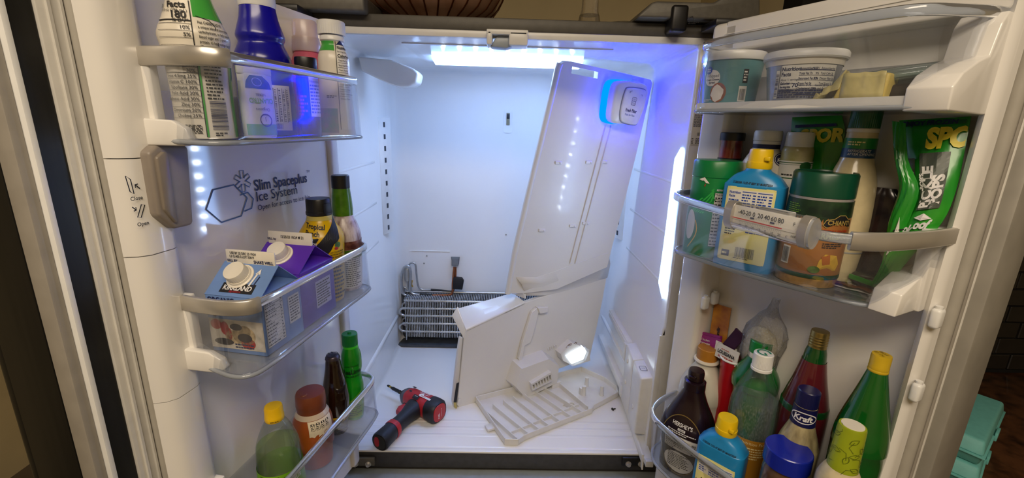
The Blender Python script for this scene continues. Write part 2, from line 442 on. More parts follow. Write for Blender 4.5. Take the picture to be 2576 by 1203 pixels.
# egg cartons
m_teal = mat('teal_foam', '#6fb9b4', .55, var=.05, scale=80, bump=.1)
def carton(loc, rz, label):
    T = thing('egg_carton', label, 'egg carton', loc, rz, 'egg cartons on the counter'); T.scale = (.85,)*3
    def shell(z0, z1, w0, w1): return hexa([(-w0, -.05*w0/.15, z0), (w0, -.05*w0/.15, z0), (w0, .05*w0/.15, z0), (-w0, .05*w0/.15, z0)], [(-w1, -.05*w1/.15, z1), (w1, -.05*w1/.15, z1), (w1, .05*w1/.15, z1), (-w1, .05*w1/.15, z1)], .006, 3)
    obj('tray', shell(0, .031, .132, .150), m_teal, T); obj('rim', box(-.153, .153, -.053, .053, .030, .034, .0015), m_teal, T)
    obj('lid', shell(.034, .066, .150, .134), m_teal, T); obj('clasp', box(-.02, .02, -.057, -.051, .022, .044, .002), m_teal, T)
carton((1.015, -.20, .17), .66, 'teal foam egg carton lying on the brown counter')
carton((1.02, -.197, .2261), .62, 'teal foam egg carton stacked on top of another one')
T = thing('plastic_tumbler', 'clear plastic tumbler behind the teal egg cartons', 'tumbler', (1.24, .06, .17))
Body(smp([(0, .030), (.06, .033), (.20, .036), (.205, .036)])).part('tumbler', clear('grey_clear', '#cfcfcf', .12, .1, .5), T); Body([(.205, .038), (.222, .038), (.226, .034)]).part('lid', m_edge, T)

# ================================================================== refrigerator
RF = thing('refrigerator', 'open french door refrigerator with white lit interior and dark steel doors', 'refrigerator', (0, 0, 0))
# liner: open box with rounded corners
def liner_ring(y, hw, hl, z0, z1, r):
    pts = []
    def arc(cx, cz, a0, rr, n=5): pts.extend([(cx+rr*math.cos(a0+i*PI/2/n), y, cz+rr*math.sin(a0+i*PI/2/n)) for i in range(n+1)])
    arc(hw-r, z1-r, 0, r); arc(-hw+r, z1-r, PI/2, r)
    pts.extend([(-hw, y, .375), (-hl-.002, y, .340)]); arc(-hl+r*.6, z0+r*.6, PI, r*.6); arc(hl-r*.6, z0+r*.6, 3*PI/2, r*.6)
    pts.extend([(hl+.002, y, .340), (hw, y, .375)])
    return pts
rg = [liner_ring(y, .414-.0*y, .402, z0, 1.034+.0*y, r) for y, z0, r in ((-.002, -.002, .010), (.012, 0, .012), (.10, 0.0, .02), (.35, 0, .03), (.56, .0, .04))]
rg.append(liner_ring(.60, .409, .398, .004, 1.028, .05)); rg.append(liner_ring(.622, .392, .384, .02, 1.01, .05)); rg.append(liner_ring(.630, .35, .35, .06, .965, .03))
obj('liner', loft(rg, False, True), m_liner, RF, 50, solid=.003)
# low ridges in the floor sill and bands on the side walls
for i, y in enumerate((.055, .085, .115)): obj('floor_ridge', box(-.385, .385, y-.006, y+.006, -.002, .0022, .002), m_liner, RF)
for sx in (-1, 1):
    for z in (.47, .60, .73): obj('wall_rib', box(sx*.4135-.002, sx*.4135+.002, .04, .40, z-.004, z+.004, .0018), m_liner, RF)
    obj('drawer_ledge', hexa([(sx*.404, .12, .120), (sx*.404, .60, .120), (sx*.396, .60, .122), (sx*.396, .12, .122)], [(sx*.404, .12, .142), (sx*.404, .60, .142), (sx*.395, .60, .134), (sx*.395, .12, .134)], .003), m_liner, RF)
# outer case
case = join(box(-.454, -.418, -.0, .70, -.06, 1.046, .003), box(.418, .454, 0, .70, -.06, 1.046, .003), box(-.418, .418, .64, .70, -.06, 1.046), box(-.418, .418, .004, .70, -.055, -.006))
obj('case', case, m_caseg, RF, 30)
obj('case_flange', join(box(-.454, -.413, -.004, .0, -.02, 1.034, .0015), box(.413, .454, -.004, 0, -.02, 1.034, .0015), box(-.454, .454, -.004, .004, 1.032, 1.046, .0015), box(-.416, -.4005, -.004, .002, -.004, .350, .0015), box(.4005, .416, -.004, .002, -.004, .350, .0015)), m_white, RF)
obj('case_top', box(-.454, .454, -.006, .70, 1.0455, 1.0715, .003), m_caseg, RF)
obj('front_frame', box(-.454, .454, -.006, .004, -.056, -.004, .002), m_frame, RF)
obj('front_lip', box(-.41, .41, -.010, .004, -.0045, .0015, .0015), m_liner, RF)
fz = obj('freezer_drawer', box(-.454, .454, -.13, -.006, -.70, -.0575, .004), m_freez, RF)
obj('freezer_handle', tube([(-.38, -.13, -.13), (-.38, -.18, -.13), (.38, -.18, -.13), (.38, -.13, -.13)], .012, 12), m_steel, fz)
obj('freezer_body', box(-.454, .454, .0, .70, -.72, -.06), m_caseg, RF)
for sx in (-1, 1): obj('foot', cyl((sx*.38, .04, -.75), (sx*.38, .04, -.70), .03, 14), m_black, RF)
for px in (912, 1595):
    p = atY(px, 1160, -.012); b = obj('hinge_bracket', box(p.x-.034, p.x+.034, -.018, -.010, p.z-.012, p.z+.014, .003), m_black if px > 1000 else m_darkg, RF)
    for dx in (-.017, .017): obj('bolt', join(cyl((p.x+dx, -.018, p.z-.004), (p.x+dx, -.020, p.z-.004), .008, 12), cyl((p.x+dx, -.02, p.z-.004), (p.x+dx, -.026, p.z-.004), .0052, 6)), m_chrome, b)
# door catch in the middle of the top edge
p = atY(1275, 99, 0)
gd = obj('mullion_guide', join(box(p.x-.042, p.x+.044, -.03, .0, p.z+.004, p.z+.014, .002), box(p.x+.004, p.x+.044, -.03, .02, p.z-.016, p.z+.012, .004), box(p.x-.042, p.x-.03, -.03, .02, p.z-.016, p.z+.012, .004)), m_white, RF)
obj('guide_slot', prism([(p.x-.034, -.018, p.z-.018), (p.x-.02, -.018, p.z+.004), (p.x+.006, -.018, p.z+.006), (p.x+.016, -.018, p.z-.014), (p.x+.0, -.018, p.z-.020)], (0, .035, 0), .002), mat('grey_plastic', '#9aa3ad', .35), gd)
# hinge covers on top
def hinge_cover(pts, y0, y1, m=m_darkg): return obj('hinge_cover', prism([(q.x, y0, q.z) for q in [atY(a, b, 0) for a, b in pts]], (0, y1-y0, 0), .005, 3), m, RF, 40)
hinge_cover([(1592, 54), (1600, 42), (1628, 16), (1640, 13), (1778, 17), (1800, 4), (1815, -4), (1880, -6), (1890, 8), (1890, 62)], -.035, .12)
hinge_cover([(930, 40), (928, -2), (900, -20), (790, -22), (772, -10), (700, -14), (690, 20), (735, 33), (790, 34)], -.035, .12)
obj('hinge_arm', box(.40, .52, -.09, -.02, 1.052, 1.066, .003), m_black, RF); obj('hinge_arm', box(-.50, -.40, -.09, -.02, 1.052, 1.066, .003), m_black, RF)
q0, q1 = atY(1683, 18, -.02), atY(1716, 86, -.02)
ck = obj('cable_clip', box(q0.x, q1.x, -.045, -.004, q1.z, q0.z, .006, 3), m_black, RF)
pr = Print(RF, plane_map((0, -.035, 0), (1, 0, 0), (0, 0, 1), (0, -1, 0)), 'cover_scribble')
p = atY(1722, 45, -.035); pr.line([(p.x+i*.004, p.z+.006*math.sin(i*2.2)) for i in range(6)], .0012, m_ink); pr.fine(p.x+.008, p.x+.03, p.z-.012, p.z-.006, 2, m_ink); pr.done()
# rating label on the front flange
sk = obj('rating_label', box(.4145, .4430, -.0052, -.0038, .8215, .8915), m_paper, RF)
pr = Print(sk, plane_map((.4155, -.0052, .8225), (1, 0, 0), (0, 0, 1), (0, -1, 0)), 'rating_print', .0002)
pr.fine(.001, .027, .040, .067, 12, m_navy, seed=5); pr.bars(.012, .026, .021, .028, m_ink, 14); pr.rect(.0005, .027, .0005, .0009, m_ink).fine(.001, .006, .003, .016, 4, m_ink, seed=7); pr.fine(.010, .025, .003, .016, 5, m_ink, seed=9); pr.done()
# ---- ceiling light
rgx = [atZ(x, y, 1.030) for x, y in ((1047, 120), (1505, 121))]
cl = obj('ceiling_light', loft([[(a*.245, b, z) for a, b in ((-1, .085), (1, .085), (1, .405), (-1, .405))] for z in (1.034, 1.030)]+[[(a*.235, b, 1.030) for a, b in ((-1, .10), (1, .10), (1, .395), (-1, .395))], [(a*.228, b, z) for a, b, z in ((-1, .115, 1.032), (1, .115, 1.032), (1, .385, 1.032), (-1, .385, 1.032))]], False, True), m_liner, RF, 30)
obj('light_lens', hexa([(-.205, .265, 1.022), (.205, .265, 1.022), (.212, .375, 1.020), (-.212, .375, 1.020)], [(-.205, .26, 1.030), (.205, .26, 1.030), (.215, .38, 1.030), (-.215, .38, 1.030)], .002), m_lens, cl)
for i in range(9): obj('led', Body([(0, .004), (.002, .0065), (.004, .0065), (.006, .004)]).mesh(10), m_led, cl, 60, loc=(-.176+i*.044, .30, 1.018))
# ---- duct in the upper left corner
pts = [(900, 142), (985, 150), (1040, 172), (1052, 184), (1047, 207), (1030, 217), (1000, 218), (975, 210), (908, 178)]
dct = obj('corner_duct', prism([(q.x, .26, q.z) for q in [atY(a, b, .26) for a, b in pts]], (0, .08, 0), .006, 3), m_liner, RF, 50)
# ---- shelf ladders
for sx, z0, z1 in ((-1, .478, .868), (1, .478, .868)):
    fa, fb = V((sx*.411, .458, 0)), V((sx*.388, .520, 0)); dz = V((0, 0, 1)); fd_ = (fb-fa).normalized(); fn_ = V((-sx*abs(fd_.y), -abs(fd_.x), 0))
    back = [V((sx*.4145, .458, 0)), V((sx*.4145, .520, 0))]
    ld = obj('shelf_track', hexa([fa+dz*z0, fb+dz*z0, back[1]+dz*z0, back[0]+dz*z0], [fa+dz*z1, fb+dz*z1, back[1]+dz*z1, back[0]+dz*z1], .0012, 1), m_white, RF)
    for i in range(10):
        c = fa+(fb-fa)*.45+dz*(z0+.020+i*.0385); u_ = fd_*.0045; obj('slot', hexa([c-u_-dz*.008-fn_*.001, c+u_-dz*.008-fn_*.001, c+u_-dz*.008+fn_*.001, c-u_-dz*.008+fn_*.001], [c-u_+dz*.008-fn_*.001, c+u_+dz*.008-fn_*.001, c+u_+dz*.008+fn_*.001, c-u_+dz*.008+fn_*.001]), mat('slot_dark', '#3a3f47', .6), ld, 0)
    for zz in (z0+.001, z1-.001): obj('track_edge', hexa([fa+dz*(zz-.0006)+fn_*.0004, fb+dz*(zz-.0006)+fn_*.0004, fb+dz*(zz-.0006), fa+dz*(zz-.0006)], [fa+dz*(zz+.0006)+fn_*.0004, fb+dz*(zz+.0006)+fn_*.0004, fb+dz*(zz+.0006), fa+dz*(zz+.0006)]), m_white, ld, 0)
# ---- details of the back wall
obj('wall_slit', box(-.385, -.205, .626, .632, .372, .3755, .001), m_liner, RF)
for px, py in ((1074, 643), (1067, 662), (1273, 590)):
    p = atY(px, py, .63); obj('screw', cyl((p.x, .626, p.z), (p.x, .634, p.z), .0028, 10), m_alu, RF)
p = atY(1278, 306, .63); sp = obj('sensor_plate', prism([(p.x+a, .626, p.z+b) for a, b in rrect(-.016, .016, -.040, .040, .008)], (0, .006, 0)), m_white, RF)
obj('sensor_slot', box(p.x-.006, p.x+.006, .622, .628, p.z-.012, p.z+.030, .001), mat('yellowed_plastic', '#8d8468', .5), sp); obj('sensor_chip', box(p.x-.005, p.x+.005, .619, .624, p.z+.010, p.z+.026, .001), m_tape, sp)
for i, t in enumerate('SCR'):
    p = atY(1240+i*40, 445, .627); Print(RF, plane_map((p.x, .6285, p.z), (1, 0, 0), (0, 0, 1), (0, -1, 0)), 'moulded_letter', .0).text('SGG'[i], 0, 0, .028, m_liner).done()
# ---- evaporator
EY = .585
def ev(px, py, y=EY): return atY(px, py, y)
evp = obj('evaporator_tray', join(box(-.405, .20, .604, .628, .005, .205, .004), hexa([(-.408, .55, .004), (.20, .55, .004), (.20, .62, .004), (-.408, .62, .004)], [(-.408, .545, .016), (.20, .545, .016), (.20, .62, .016), (-.408, .62, .016)])), mat('grey_tray', '#4d535b', .6, var=.2), RF)
zt, zb = ev(1100, 742).z, ev(1100, 838).z
fins = []
for i in range(85): fins.append(box(-.362+i*.0064, -.3600+i*.0064, .549, .605, zb, zt))
obj('fin_pack', join(*fins), m_fin, evp, 0, kind='stuff')
obj('end_plate', box(-.3675, -.3645, .545, .606, zb-.012, zt+.004), m_alu, evp)
rows = [ev(1040, y).z for y in (748, 767, 785, 804, 824)]
for i, z in enumerate(rows): obj('coil_tube', cyl((-.372, .552, z), (.18, .552, z), .0048, 10), m_alu, evp, 60)
obj('coil_tube', cyl((-.372, .60, zt+.006), (.18, .60, zt+.006), .0046, 10), m_alu, evp, 60)
for za, zb_ in ((rows[1], rows[2]), (rows[3], rows[4])):
    zc, rr = (za+zb_)/2, (za-zb_)/2
    obj('coil_bend', tube([(-.372-rr*1.2*math.sin(a), .552, zc+rr*math.cos(a)) for a in [PI*i/10 for i in range(11)]], .0050, 10), m_alu, evp, 60)
    obj('coil_bend', tube([(-.372-rr*1.1*math.sin(a), .590, zc+.006+rr*math.cos(a)) for a in [PI*i/10 for i in range(11)]], .0046, 10), m_alu, evp, 60)
def trace(pts, y=EY, k=4): return cr([tuple(ev(a, b, y)) for a, b in pts], k)
obj('coil_pipe', tube(trace([(1028, 745), (1014, 738), (1010, 715), (1011, 690), (1016, 674), (1024, 669), (1031, 674), (1033, 690), (1032, 720), (1034, 735), (1042, 740), (1056, 742)]), .0048, 10), m_alu, evp, 60)
obj('coil_pipe', tube(trace([(1018, 740), (1016, 722), (1026, 728), (1026, 700), (1027, 675), (1030, 665), (1037, 661), (1045, 666), (1048, 690), (1051, 715), (1058, 727), (1070, 730), (1084, 729)], .60), .0036, 10), m_alu, evp, 60)
obj('insulated_pipe', tube(trace([(1084, 729), (1110, 731), (1138, 733), (1140, 720), (1141, 700)], .60), .0042, 8), m_tape, evp, 60)
obj('insulated_pipe', tube(trace([(1056, 741), (1072, 742), (1088, 743)]), .0046, 8), m_tape, evp, 60)
obj('copper_pipe', tube(trace([(1088, 743), (1110, 743), (1130, 742), (1138, 736), (1139, 715), (1141, 690), (1143, 672)]), .0044, 10), m_copper, evp, 60)
obj('copper_pipe', tube(trace([(1146, 672), (1146, 690), (1145, 705)], .59), .0040, 10), m_copper, evp, 60)
a, b = ev(1023, 690), ev(1022, 712)
obj('accumulator', Body(smp([(0, .003), (.004, .010), (.012, .0125), (.045, .0125), (.056, .010), (.062, .003)])).mesh(20), mat('dull_alu', '#b9bcba', .4, metal=.5), evp, 50, loc=(a.x, .60, b.z))
p = ev(1145, 657, .62); obj('pipe_inlet', hexa([(p.x-.012, .60, p.z-.014), (p.x+.014, .60, p.z-.014), (p.x+.014, .628, p.z-.014), (p.x-.012, .628, p.z-.014)], [(p.x-.012, .612, p.z+.012), (p.x+.014, .612, p.z+.012), (p.x+.018, .628, p.z+.016), (p.x-.018, .628, p.z+.016)], .002), mat('foam_grey', '#6d6f70', .8), evp)
p = ev(1153, 712, .59); obj('tape_wrap', prism([(p.x+a, .578, p.z+b) for a, b in ((-.022, -.022), (.016, -.024), (.022, .012), (.014, .024), (-.018, .026))], (0, .016, 0), .002), m_tape, evp)
p = ev(1037, 714, .60); obj('sensor_wire', tube([(p.x, .60, p.z+.014), (p.x-.002, .595, p.z), (p.x+.001, .60, p.z-.012)], .003, 8), mat('yellow_tag', '#b08a2c', .5), evp)
# ---- side LED strip on the right wall
poly = [atX(a, b, .4125) for a, b in ((1722, 372), (1727, 384), (1716, 470), (1700, 600), (1688, 700), (1680, 742), (1673, 756), (1664, 715), (1680, 600), (1695, 480), (1706, 400))]
ls = obj('side_light', prism([(.4125, max(.004, q.y+.012), q.z) for q in poly], (-.004, 0, 0)), m_lens2, RF, 0)
for i in range(9):
    t = i/8; obj('led', box(.4060, .4085, .022-.004*t, .030-.004*t, .80-.34*t-.004, .80-.34*t+.004), m_led, ls, 0)
# ---- drawer slide and humidity box on the right wall
q = [atX(a, b, .40) for a, b in ((1548, 788), (1556, 786), (1606, 866), (1603, 880), (1590, 868), (1550, 800))]
sl = obj('drawer_slide', box(.386, .405, .20, .45, .196, .224, .003), m_white, RF); obj('slide_rib', box(.384, .388, .205, .445, .214, .218), m_white, sl); obj('slide_stop', box(.376, .40, .19, .21, .168, .222, .003), m_white2, sl)
sl2 = obj('drawer_slide', box(.382, .402, .20, .56, .045, .070, .003), m_white, RF); obj('slide_stop', box(.374, .40, .18, .205, .045, .085, .003), m_white2, sl2)
def lerp(a, b, t): return tuple(p+(q-p)*t for p, q in zip(a, b))
b0, t0 = [(.372, .020, .040), (.405, .016, .040), (.405, .18, .040), (.376, .18, .040)], [(.372, .016, .215), (.405, .012, .222), (.405, .18, .236), (.376, .18, .230)]
def cut(q, u, v): return [lerp(q[0], q[3], u), lerp(q[1], q[2], u), lerp(q[1], q[2], v), lerp(q[0], q[3], v)]
hb = obj('control_box', hexa(cut(b0, 0, .49), cut(t0, 0, .49), .005, 3), m_white, RF); obj('control_box_rear', hexa(cut(b0, .502, 1), cut(t0, .502, 1), .003, 2), m_white, hb)
Print(hb, plane_map((.388, .055, .2232), (1, .0, .0), (0, 1, .07), (0, 0, 1)), 'control_label', .0015).line(rrect(-.009, .009, -.014, .006, .003), .0012, m_ink, closed=True).text('CRISPER', 0, -.005, .0034, m_ink, align='CENTER').done()
for y, z in ((.15, .19), (.15, .12), (.06, .10)): obj('box_recess', cyl((.3715, y, z), (.376, y, z), .007, 12), m_white2, hb)
# ================================================================== doors
ZT, ZB = 1.042, .02
def in_frame(F, name, vf, m, parent, **k): return obj(name, vf, m, parent, **k)
# ---- left door
DL = obj('door', box(-.505, .005, .055, .125, ZB, ZT, .006), m_steel, RF, 40, loc=FL.O, rot=(0, 0, FL.ang))
# inner liner panel with raised columns
m_icep = mat('ice_panel_white', '#ece9e6', .06, var=.015, scale=8, coat=.6)
def ypan(x): return .02-(x+.22)*.077       # the panel slants a little towards the hinge
obj('door_liner', hexa([(-.437, ypan(-.437), ZB+.01), (-.02, ypan(-.02), ZB+.01), (-.02, .056, ZB+.01), (-.437, .056, ZB+.01)], [(-.437, ypan(-.437), ZT-.004), (-.02, ypan(-.02), ZT-.004), (-.02, .056, ZT-.004), (-.437, .056, ZT-.004)]), m_icep, DL, 0)
obj('hinge_column', box(-.03, .0, -.004, .03, ZB+.01, ZT-.006, .008, 3), m_doorl, DL, 50)
for zz in ((ZB+.01, .4923), (.4935, .6903), (.6915, .8058), (.8070, ZT-.004)): obj('liner_column', loft([[(a, b, z) for a, b in ((-.440, .05), (-.440, .022), (-.434, .008), (-.424, 0), (-.394, 0), (-.386, .004), (-.382, .014), (-.382, .05))] for z in zz]), m_doorl, DL, 50)
obj('flange', join(box(-.466, -.430, .030, .056, ZB, ZT, .002), box(-.458, -.455, .027, .032, ZB, ZT), box(-.446, -.4435, .027, .032, ZB, ZT)), m_cream, DL)
obj('gasket', tube([(-.4365, .026, ZB+.004), (-.4365, .026, ZT-.003)], .006, 10), m_greyg, DL)
obj('gasket', tube([(.004, .02, ZB+.004), (.004, .02, ZT-.003)], .008, 10), m_greyg, DL)
ml = obj('mullion', box(-.4965, -.464, .036, .060, ZB, ZT, .001), m_steel, DL); obj('mullion_face', box(-.4910, -.4665, .0335, .037, ZB+.001, ZT-.001), mat('black_magnet_strip', '#1b1a17', .35, var=.3, scale=20, stretch=(6, 6, .3)), ml)
obj('mullion_edge', box(-.4972, -.4912, .028, .06, ZB, ZT, .001), m_white, ml); obj('mullion_edge', box(-.5085, -.4972, .034, .056, ZB, ZT, .002), m_tan, ml)
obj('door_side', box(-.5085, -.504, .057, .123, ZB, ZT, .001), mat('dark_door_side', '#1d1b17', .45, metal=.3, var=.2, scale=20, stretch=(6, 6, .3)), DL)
obj('door_handle', join(tube([(-.47, .175, .10), (-.47, .175, .95)], .013, 14), cyl((-.47, .125, .14), (-.47, .175, .14), .009, 10), cyl((-.47, .125, .91), (-.47, .175, .91), .009, 10)), m_steel, DL)
# latch block of the ice compartment
sec = [(-.4165, .739), (-.4155, .813), (-.4035, .8215), (-.365, .819), (-.361, .816), (-.3705, .722), (-.374, .718), (-.398, .7185)]
lt = obj('ice_door_latch', prism([(a, -.012, b) for a, b in sec], (0, .02, 0), .004, 3), m_latch, DL, 50)
obj('latch_face', prism([(a, -.0155, b) for a, b in [(-.4105, .745), (-.4095, .807), (-.400, .8135), (-.394, .812), (-.396, .728), (-.3985, .7255)]], (0, .006, 0), .002), mat('taupe_plastic_face', '#857b70', .35), lt)
# print on the door
fn = plane_map((0, 0, 0), (1, 0, 0), (0, 0, 1), (0, -1, 0)); pr = Print(DL, fn, 'latch_marking', .0004)
pr.line([(-.4375, .788), (-.4325, .7835), (-.4315, .767), (-.4355, .770)], .0012, m_ink, closed=True); pr.line([(-.4285, .777), (-.4235, .772)], .0012, m_ink); pr.line([(-.4285, .7735), (-.4285, .777), (-.425, .7775)], .0012, m_ink)
pr.text('Close', -.4295, .7595, .0062, m_ink, align='CENTER', bold=.015)
pr.line([(-.4325, .7395), (-.4285, .7385), (-.4215, .7525), (-.4255, .7535)], .0012, m_ink, closed=True); pr.line([(-.4365, .7525), (-.4325, .748)], .0012, m_ink); pr.line([(-.4355, .7475), (-.4325, .748), (-.4325, .7515)], .0012, m_ink)
pr.text('Open', -.4275, .729, .0062, m_ink, align='CENTER', bold=.015); pr.done()
fn = plane_map((0, ypan(0), 0), (1, -.077, 0), (0, 0, 1), (-.077, -1, 0)); pr = Print(DL, fn, 'ice_system_print', .0005)
a, b = FL.P(640, 480, .02), FL.P(765, 455, .02); W_ = b.x-a.x
def fit(t, w, size, bold=0):
    v, _ = text2d(t, 1, bold); return w/(max(p[0] for p in v)*size)
m_ink2 = m_navy
pr.text('Slim Spaceplus', a.x, a.z, .0250, m_ink2, bold=.02, narrow=fit('Slim Spaceplus', W_*.955, .0250, .02)); pr.text('TM', b.x-.006, a.z+.017, .007, m_ink2)
c = FL.P(645, 508, .02); pr.text('Ice System', a.x+.002, c.z+.0005, .0235, m_ink2, narrow=fit('Ice System', W_*.72, .0235))
c = FL.P(645, 530, .02); pr.text('Open for access to ice bin', a.x+.002, c.z, .0125, m_ink2, narrow=fit('Open for access to ice bin', W_*.965, .0125))
def ngon(cx, cz, rx, rz, n, a0): return [(cx+rx*math.cos(a0+2*PI*i/n), cz+rz*math.sin(a0+2*PI*i/n)) for i in range(n)]
h = FL.P(578, 512, .02); h2 = FL.P(619, 508, .02); st = FL.P(612, 456, .02)
hp = ngon(h.x, h.z, .037, .029, 6, .1); pr.line(hp+hp[:1], .0022, m_slate); hq = ngon(h2.x+.001, h2.z, .015, .0155, 6, .15); pr.line(hq[4:]+hq[:3], .0022, m_slate)
for i in range(6):
    an = PI/2+i*PI/3; d = (math.cos(an)*.92, math.sin(an)); e = (-d[1], d[0]); R_, w_ = .0165, .0035
    pr.line([(st.x+d[0]*.004-e[0]*w_, st.z+d[1]*.004-e[1]*w_), (st.x+d[0]*R_-e[0]*w_, st.z+d[1]*R_-e[1]*w_), (st.x+d[0]*R_+e[0]*w_, st.z+d[1]*R_+e[1]*w_), (st.x+d[0]*.004+e[0]*w_, st.z+d[1]*.004+e[1]*w_)], .0016, m_slate)
pr.done()
# ---- right door
ZT2 = 1.046
DR = obj('door', box(-.06, .390, .062, .118, ZB, ZT2, .006), m_steel, RF, 40, loc=FR.O, rot=(0, 0, FR.ang))
obj('door_side', box(.380, .3985, .036, .114, ZB, ZT2, .003), m_steelb, DR)
obj('door_liner', join(box(.0, .372, .046, .064, ZB+.01, ZT2-.004), box(-.03, .030, .0, .06, ZB+.01, ZT2-.006, .010, 3), box(0, .366, .0, .06, ZT2-.056, ZT2-.006, .004), box(0, .366, .0, .06, ZB+.01, .17, .006)), m_doorl, DR, 50)
obj('liner_column', loft([[(a, b, z) for a, b in ((.352, .06), (.352, .012), (.356, .002), (.362, -.003), (.367, .0), (.369, .010), (.369, .06))] for z in (ZB+.01, ZT2-.006)]), m_doorl, DR, 50)
obj('flange', box(.366, .384, .034, .062, ZB, ZT2, .002), m_cream, DR); obj('gasket', tube([(.3735, .030, ZB+.004), (.3735, .030, ZT2-.003)], .0065, 10), m_greyg, DR); obj('gasket', tube([(.3805, .034, ZB+.004), (.3805, .034, ZT2-.003)], .0022, 8), m_tan, DR)
obj('gasket', tube([(-.034, .03, ZB+.004), (-.034, .03, ZT2-.003)], .008, 10), m_greyg, DR)
obj('door_handle', join(tube([(.355, .17, .10), (.355, .17, .95)], .013, 14), cyl((.355, .118, .14), (.355, .17, .14), .009, 10), cyl((.355, .118, .91), (.355, .17, .91), .009, 10)), m_steel, DR)
obj('door_top_line', box(.0, .36, -.0012, .004, 1.018, 1.0192), m_doorl, DR)
for px, py, v in ((1776, 762, .0), (1800, 750, .03), (2358, 800, .0), (2308, 985, .0)):
    p = FR.P(px, py, v); obj('bin_peg', join(box(p.x-.0055, p.x+.0055, v-.010, v+.006, p.z-.013, p.z+.013, .004, 3), cyl((p.x, v-.003, p.z+.010), (p.x, v-.003, p.z+.016), .004, 12)), m_white, DR)

# ================================================================== door bins
def make_bin(F, label, rim, bot, zb, zt, yb, split, free, base_m=None, name='door_bin'):
    """rim, bot: plan outlines from one door end to the other; split: share of the rim that is bare clear plastic"""
    cx = sum(p[0] for p in rim)/len(rim)
    T = thing(name, label, 'door bin', (cx, 0, zb), 0, 'clear door bins', F)
    R_ = [(a-cx, b) for a, b in cr(rim, 5)]; B_ = [(a-cx, b) for a, b in cr(bot, 5)]; h = zt-zb
    rings = [[(q[0], q[1], 0) for q in B_], [(q[0]+(r[0]-q[0])*.12, q[1]+(r[1]-q[1])*.12, .010) for q, r in zip(B_, R_)], [(r[0], r[1], h-.012) for r in R_], [(r[0], r[1], h) for r in R_]]
    obj('wall', loft(rings, False, False, False), m_clear, T, 50, solid=.0024)
    n = len(R_); obj('bottom', prism([(q[0], q[1], .0) for q in B_]+[(B_[-1][0], yb, 0), (B_[0][0], yb, 0)], (0, 0, .004)), base_m or m_edge, T, 0)
    obj('back_wall', box(min(B_[0][0], B_[-1][0]), max(B_[0][0], B_[-1][0]), yb-.003, yb, 0, h*.6), m_clear, T)
    k = int(n*split[0]); k2 = int(n*split[1])
    obj('rim', ribbon([(r[0], r[1], h-.004) for r in R_[k:k2+1]], .012, .006), m_edge, T, 50)
    end = R_[:k+1] if free < 0 else R_[k2:]
    if len(end) > 2: obj('rim_trim', ribbon([(r[0], r[1], h-.006) for r in end], .021, .0065), m_chrome, T, 50, label='brushed metal rim end')
    obj('foot_edge', tube([(q[0], q[1], .002) for q in B_], .0032, 8), m_edge, T, 50)
    return T, cx
def bracket(T, cx, pts, y0, y1): obj('end_bracket', prism([(a-cx, y0, b) for a, b in pts], (0, y1-y0, 0), .003), m_doorl, T, 45)
def side_bracket(T, cx, x0, x1, pts): obj('end_bracket', prism([(x0-cx, a, b) for a, b in pts], (x1-x0, 0, 0), .002), m_doorl, T, 45)
lrim = [(-.392, .02), (-.398, -.03), (-.398, -.07), (-.388, -.094), (-.362, -.100), (-.28, -.101), (-.18, -.102), (-.11, -.103), (-.086, -.094), (-.074, -.06), (-.07, .02)]
lbot = [(-.388, .02), (-.400, -.03), (-.412, -.075), (-.404, -.098), (-.372, -.104), (-.28, -.103), (-.18, -.102), (-.10, -.101), (-.074, -.092), (-.066, -.06), (-.066, .02)]
for zb, zt, lb in ((.824, .926, 'clear door bin of the dark steel left door, holding the tall blue bottle'), (.527, .624, 'clear door bin of the left door, holding the two milk cartons'), (.236, .333, 'clear door bin of the left door, holding the beer bottle')):
    T, cx = make_bin(FL, lb, lrim, lbot, zb, zt, .02, (.36, 1), -1)
    h = zt-zb
    side_bracket(T, cx, -.404, -.394, [(.02, -.004), (-.050, -.003), (-.058, .006), (-.054, .018), (-.036, .026), (.02, .028)])
    side_bracket(T, cx, -.396, -.384, [(.02, .0), (-.010, .0), (-.010, h+.004), (.02, h+.004)])
    side_bracket(T, cx, -.080, -.066, [(.02, .0), (-.04, .0), (-.05, .010), (-.03, h*.5), (.02, h*.6)])
# right door
rt = [(.020, .046), (.030, -.03), (.034, -.075), (.050, -.098), (.09, -.104), (.19, -.102), (.28, -.098), (.315, -.088), (.335, -.055), (.352, -.012), (.356, .046)]
rb = [(.014, .046), (.022, -.03), (.028, -.072), (.043, -.090), (.08, -.092), (.19, -.088), (.30, -.090), (.340, -.086), (.350, -.06), (.352, -.012), (.352, .046)]
T, cx = make_bin(FR, 'clear door bin of the right door, holding two plastic tubs and butter', rt, rb, .884, .990, .046, (0, 1), 1)
obj('bin_floor', box(.03-cx, .335-cx, -.086, .044, .003, .0135, .003), m_white, T); obj('front_skirt', box(.040-cx, .325-cx, -.0905, -.087, .003, .0145), m_white, T)
side_bracket(T, cx, .322, .362, [(.05, -.004), (-.092, -.002), (-.094, .022), (-.080, .036), (-.05, .050), (-.03, .056), (-.022, .090), (-.012, .102), (.05, .102)])
mr = [(.004, .046), (.004, -.03), (.012, -.075), (.045, -.115), (.127, -.142), (.200, -.160), (.270, -.168), (.318, -.164), (.345, -.130), (.360, -.06), (.366, .046)]
mb = [(.010, .046), (.016, -.04), (.026, -.080), (.050, -.098), (.110, -.094), (.180, -.076), (.250, -.058), (.300, -.046), (.326, -.026), (.338, .0), (.342, .046)]
mbf = [(a, b if b > 0 else b*1.0-.02*max(0, min(1, (a-.1)/.1))) for a, b in mb]
TM, cxm = make_bin(FR, 'clear bow-fronted door bin carrying the thermometer on its rim', mr, mbf, .642, .748, .046, (0, .74), 1)
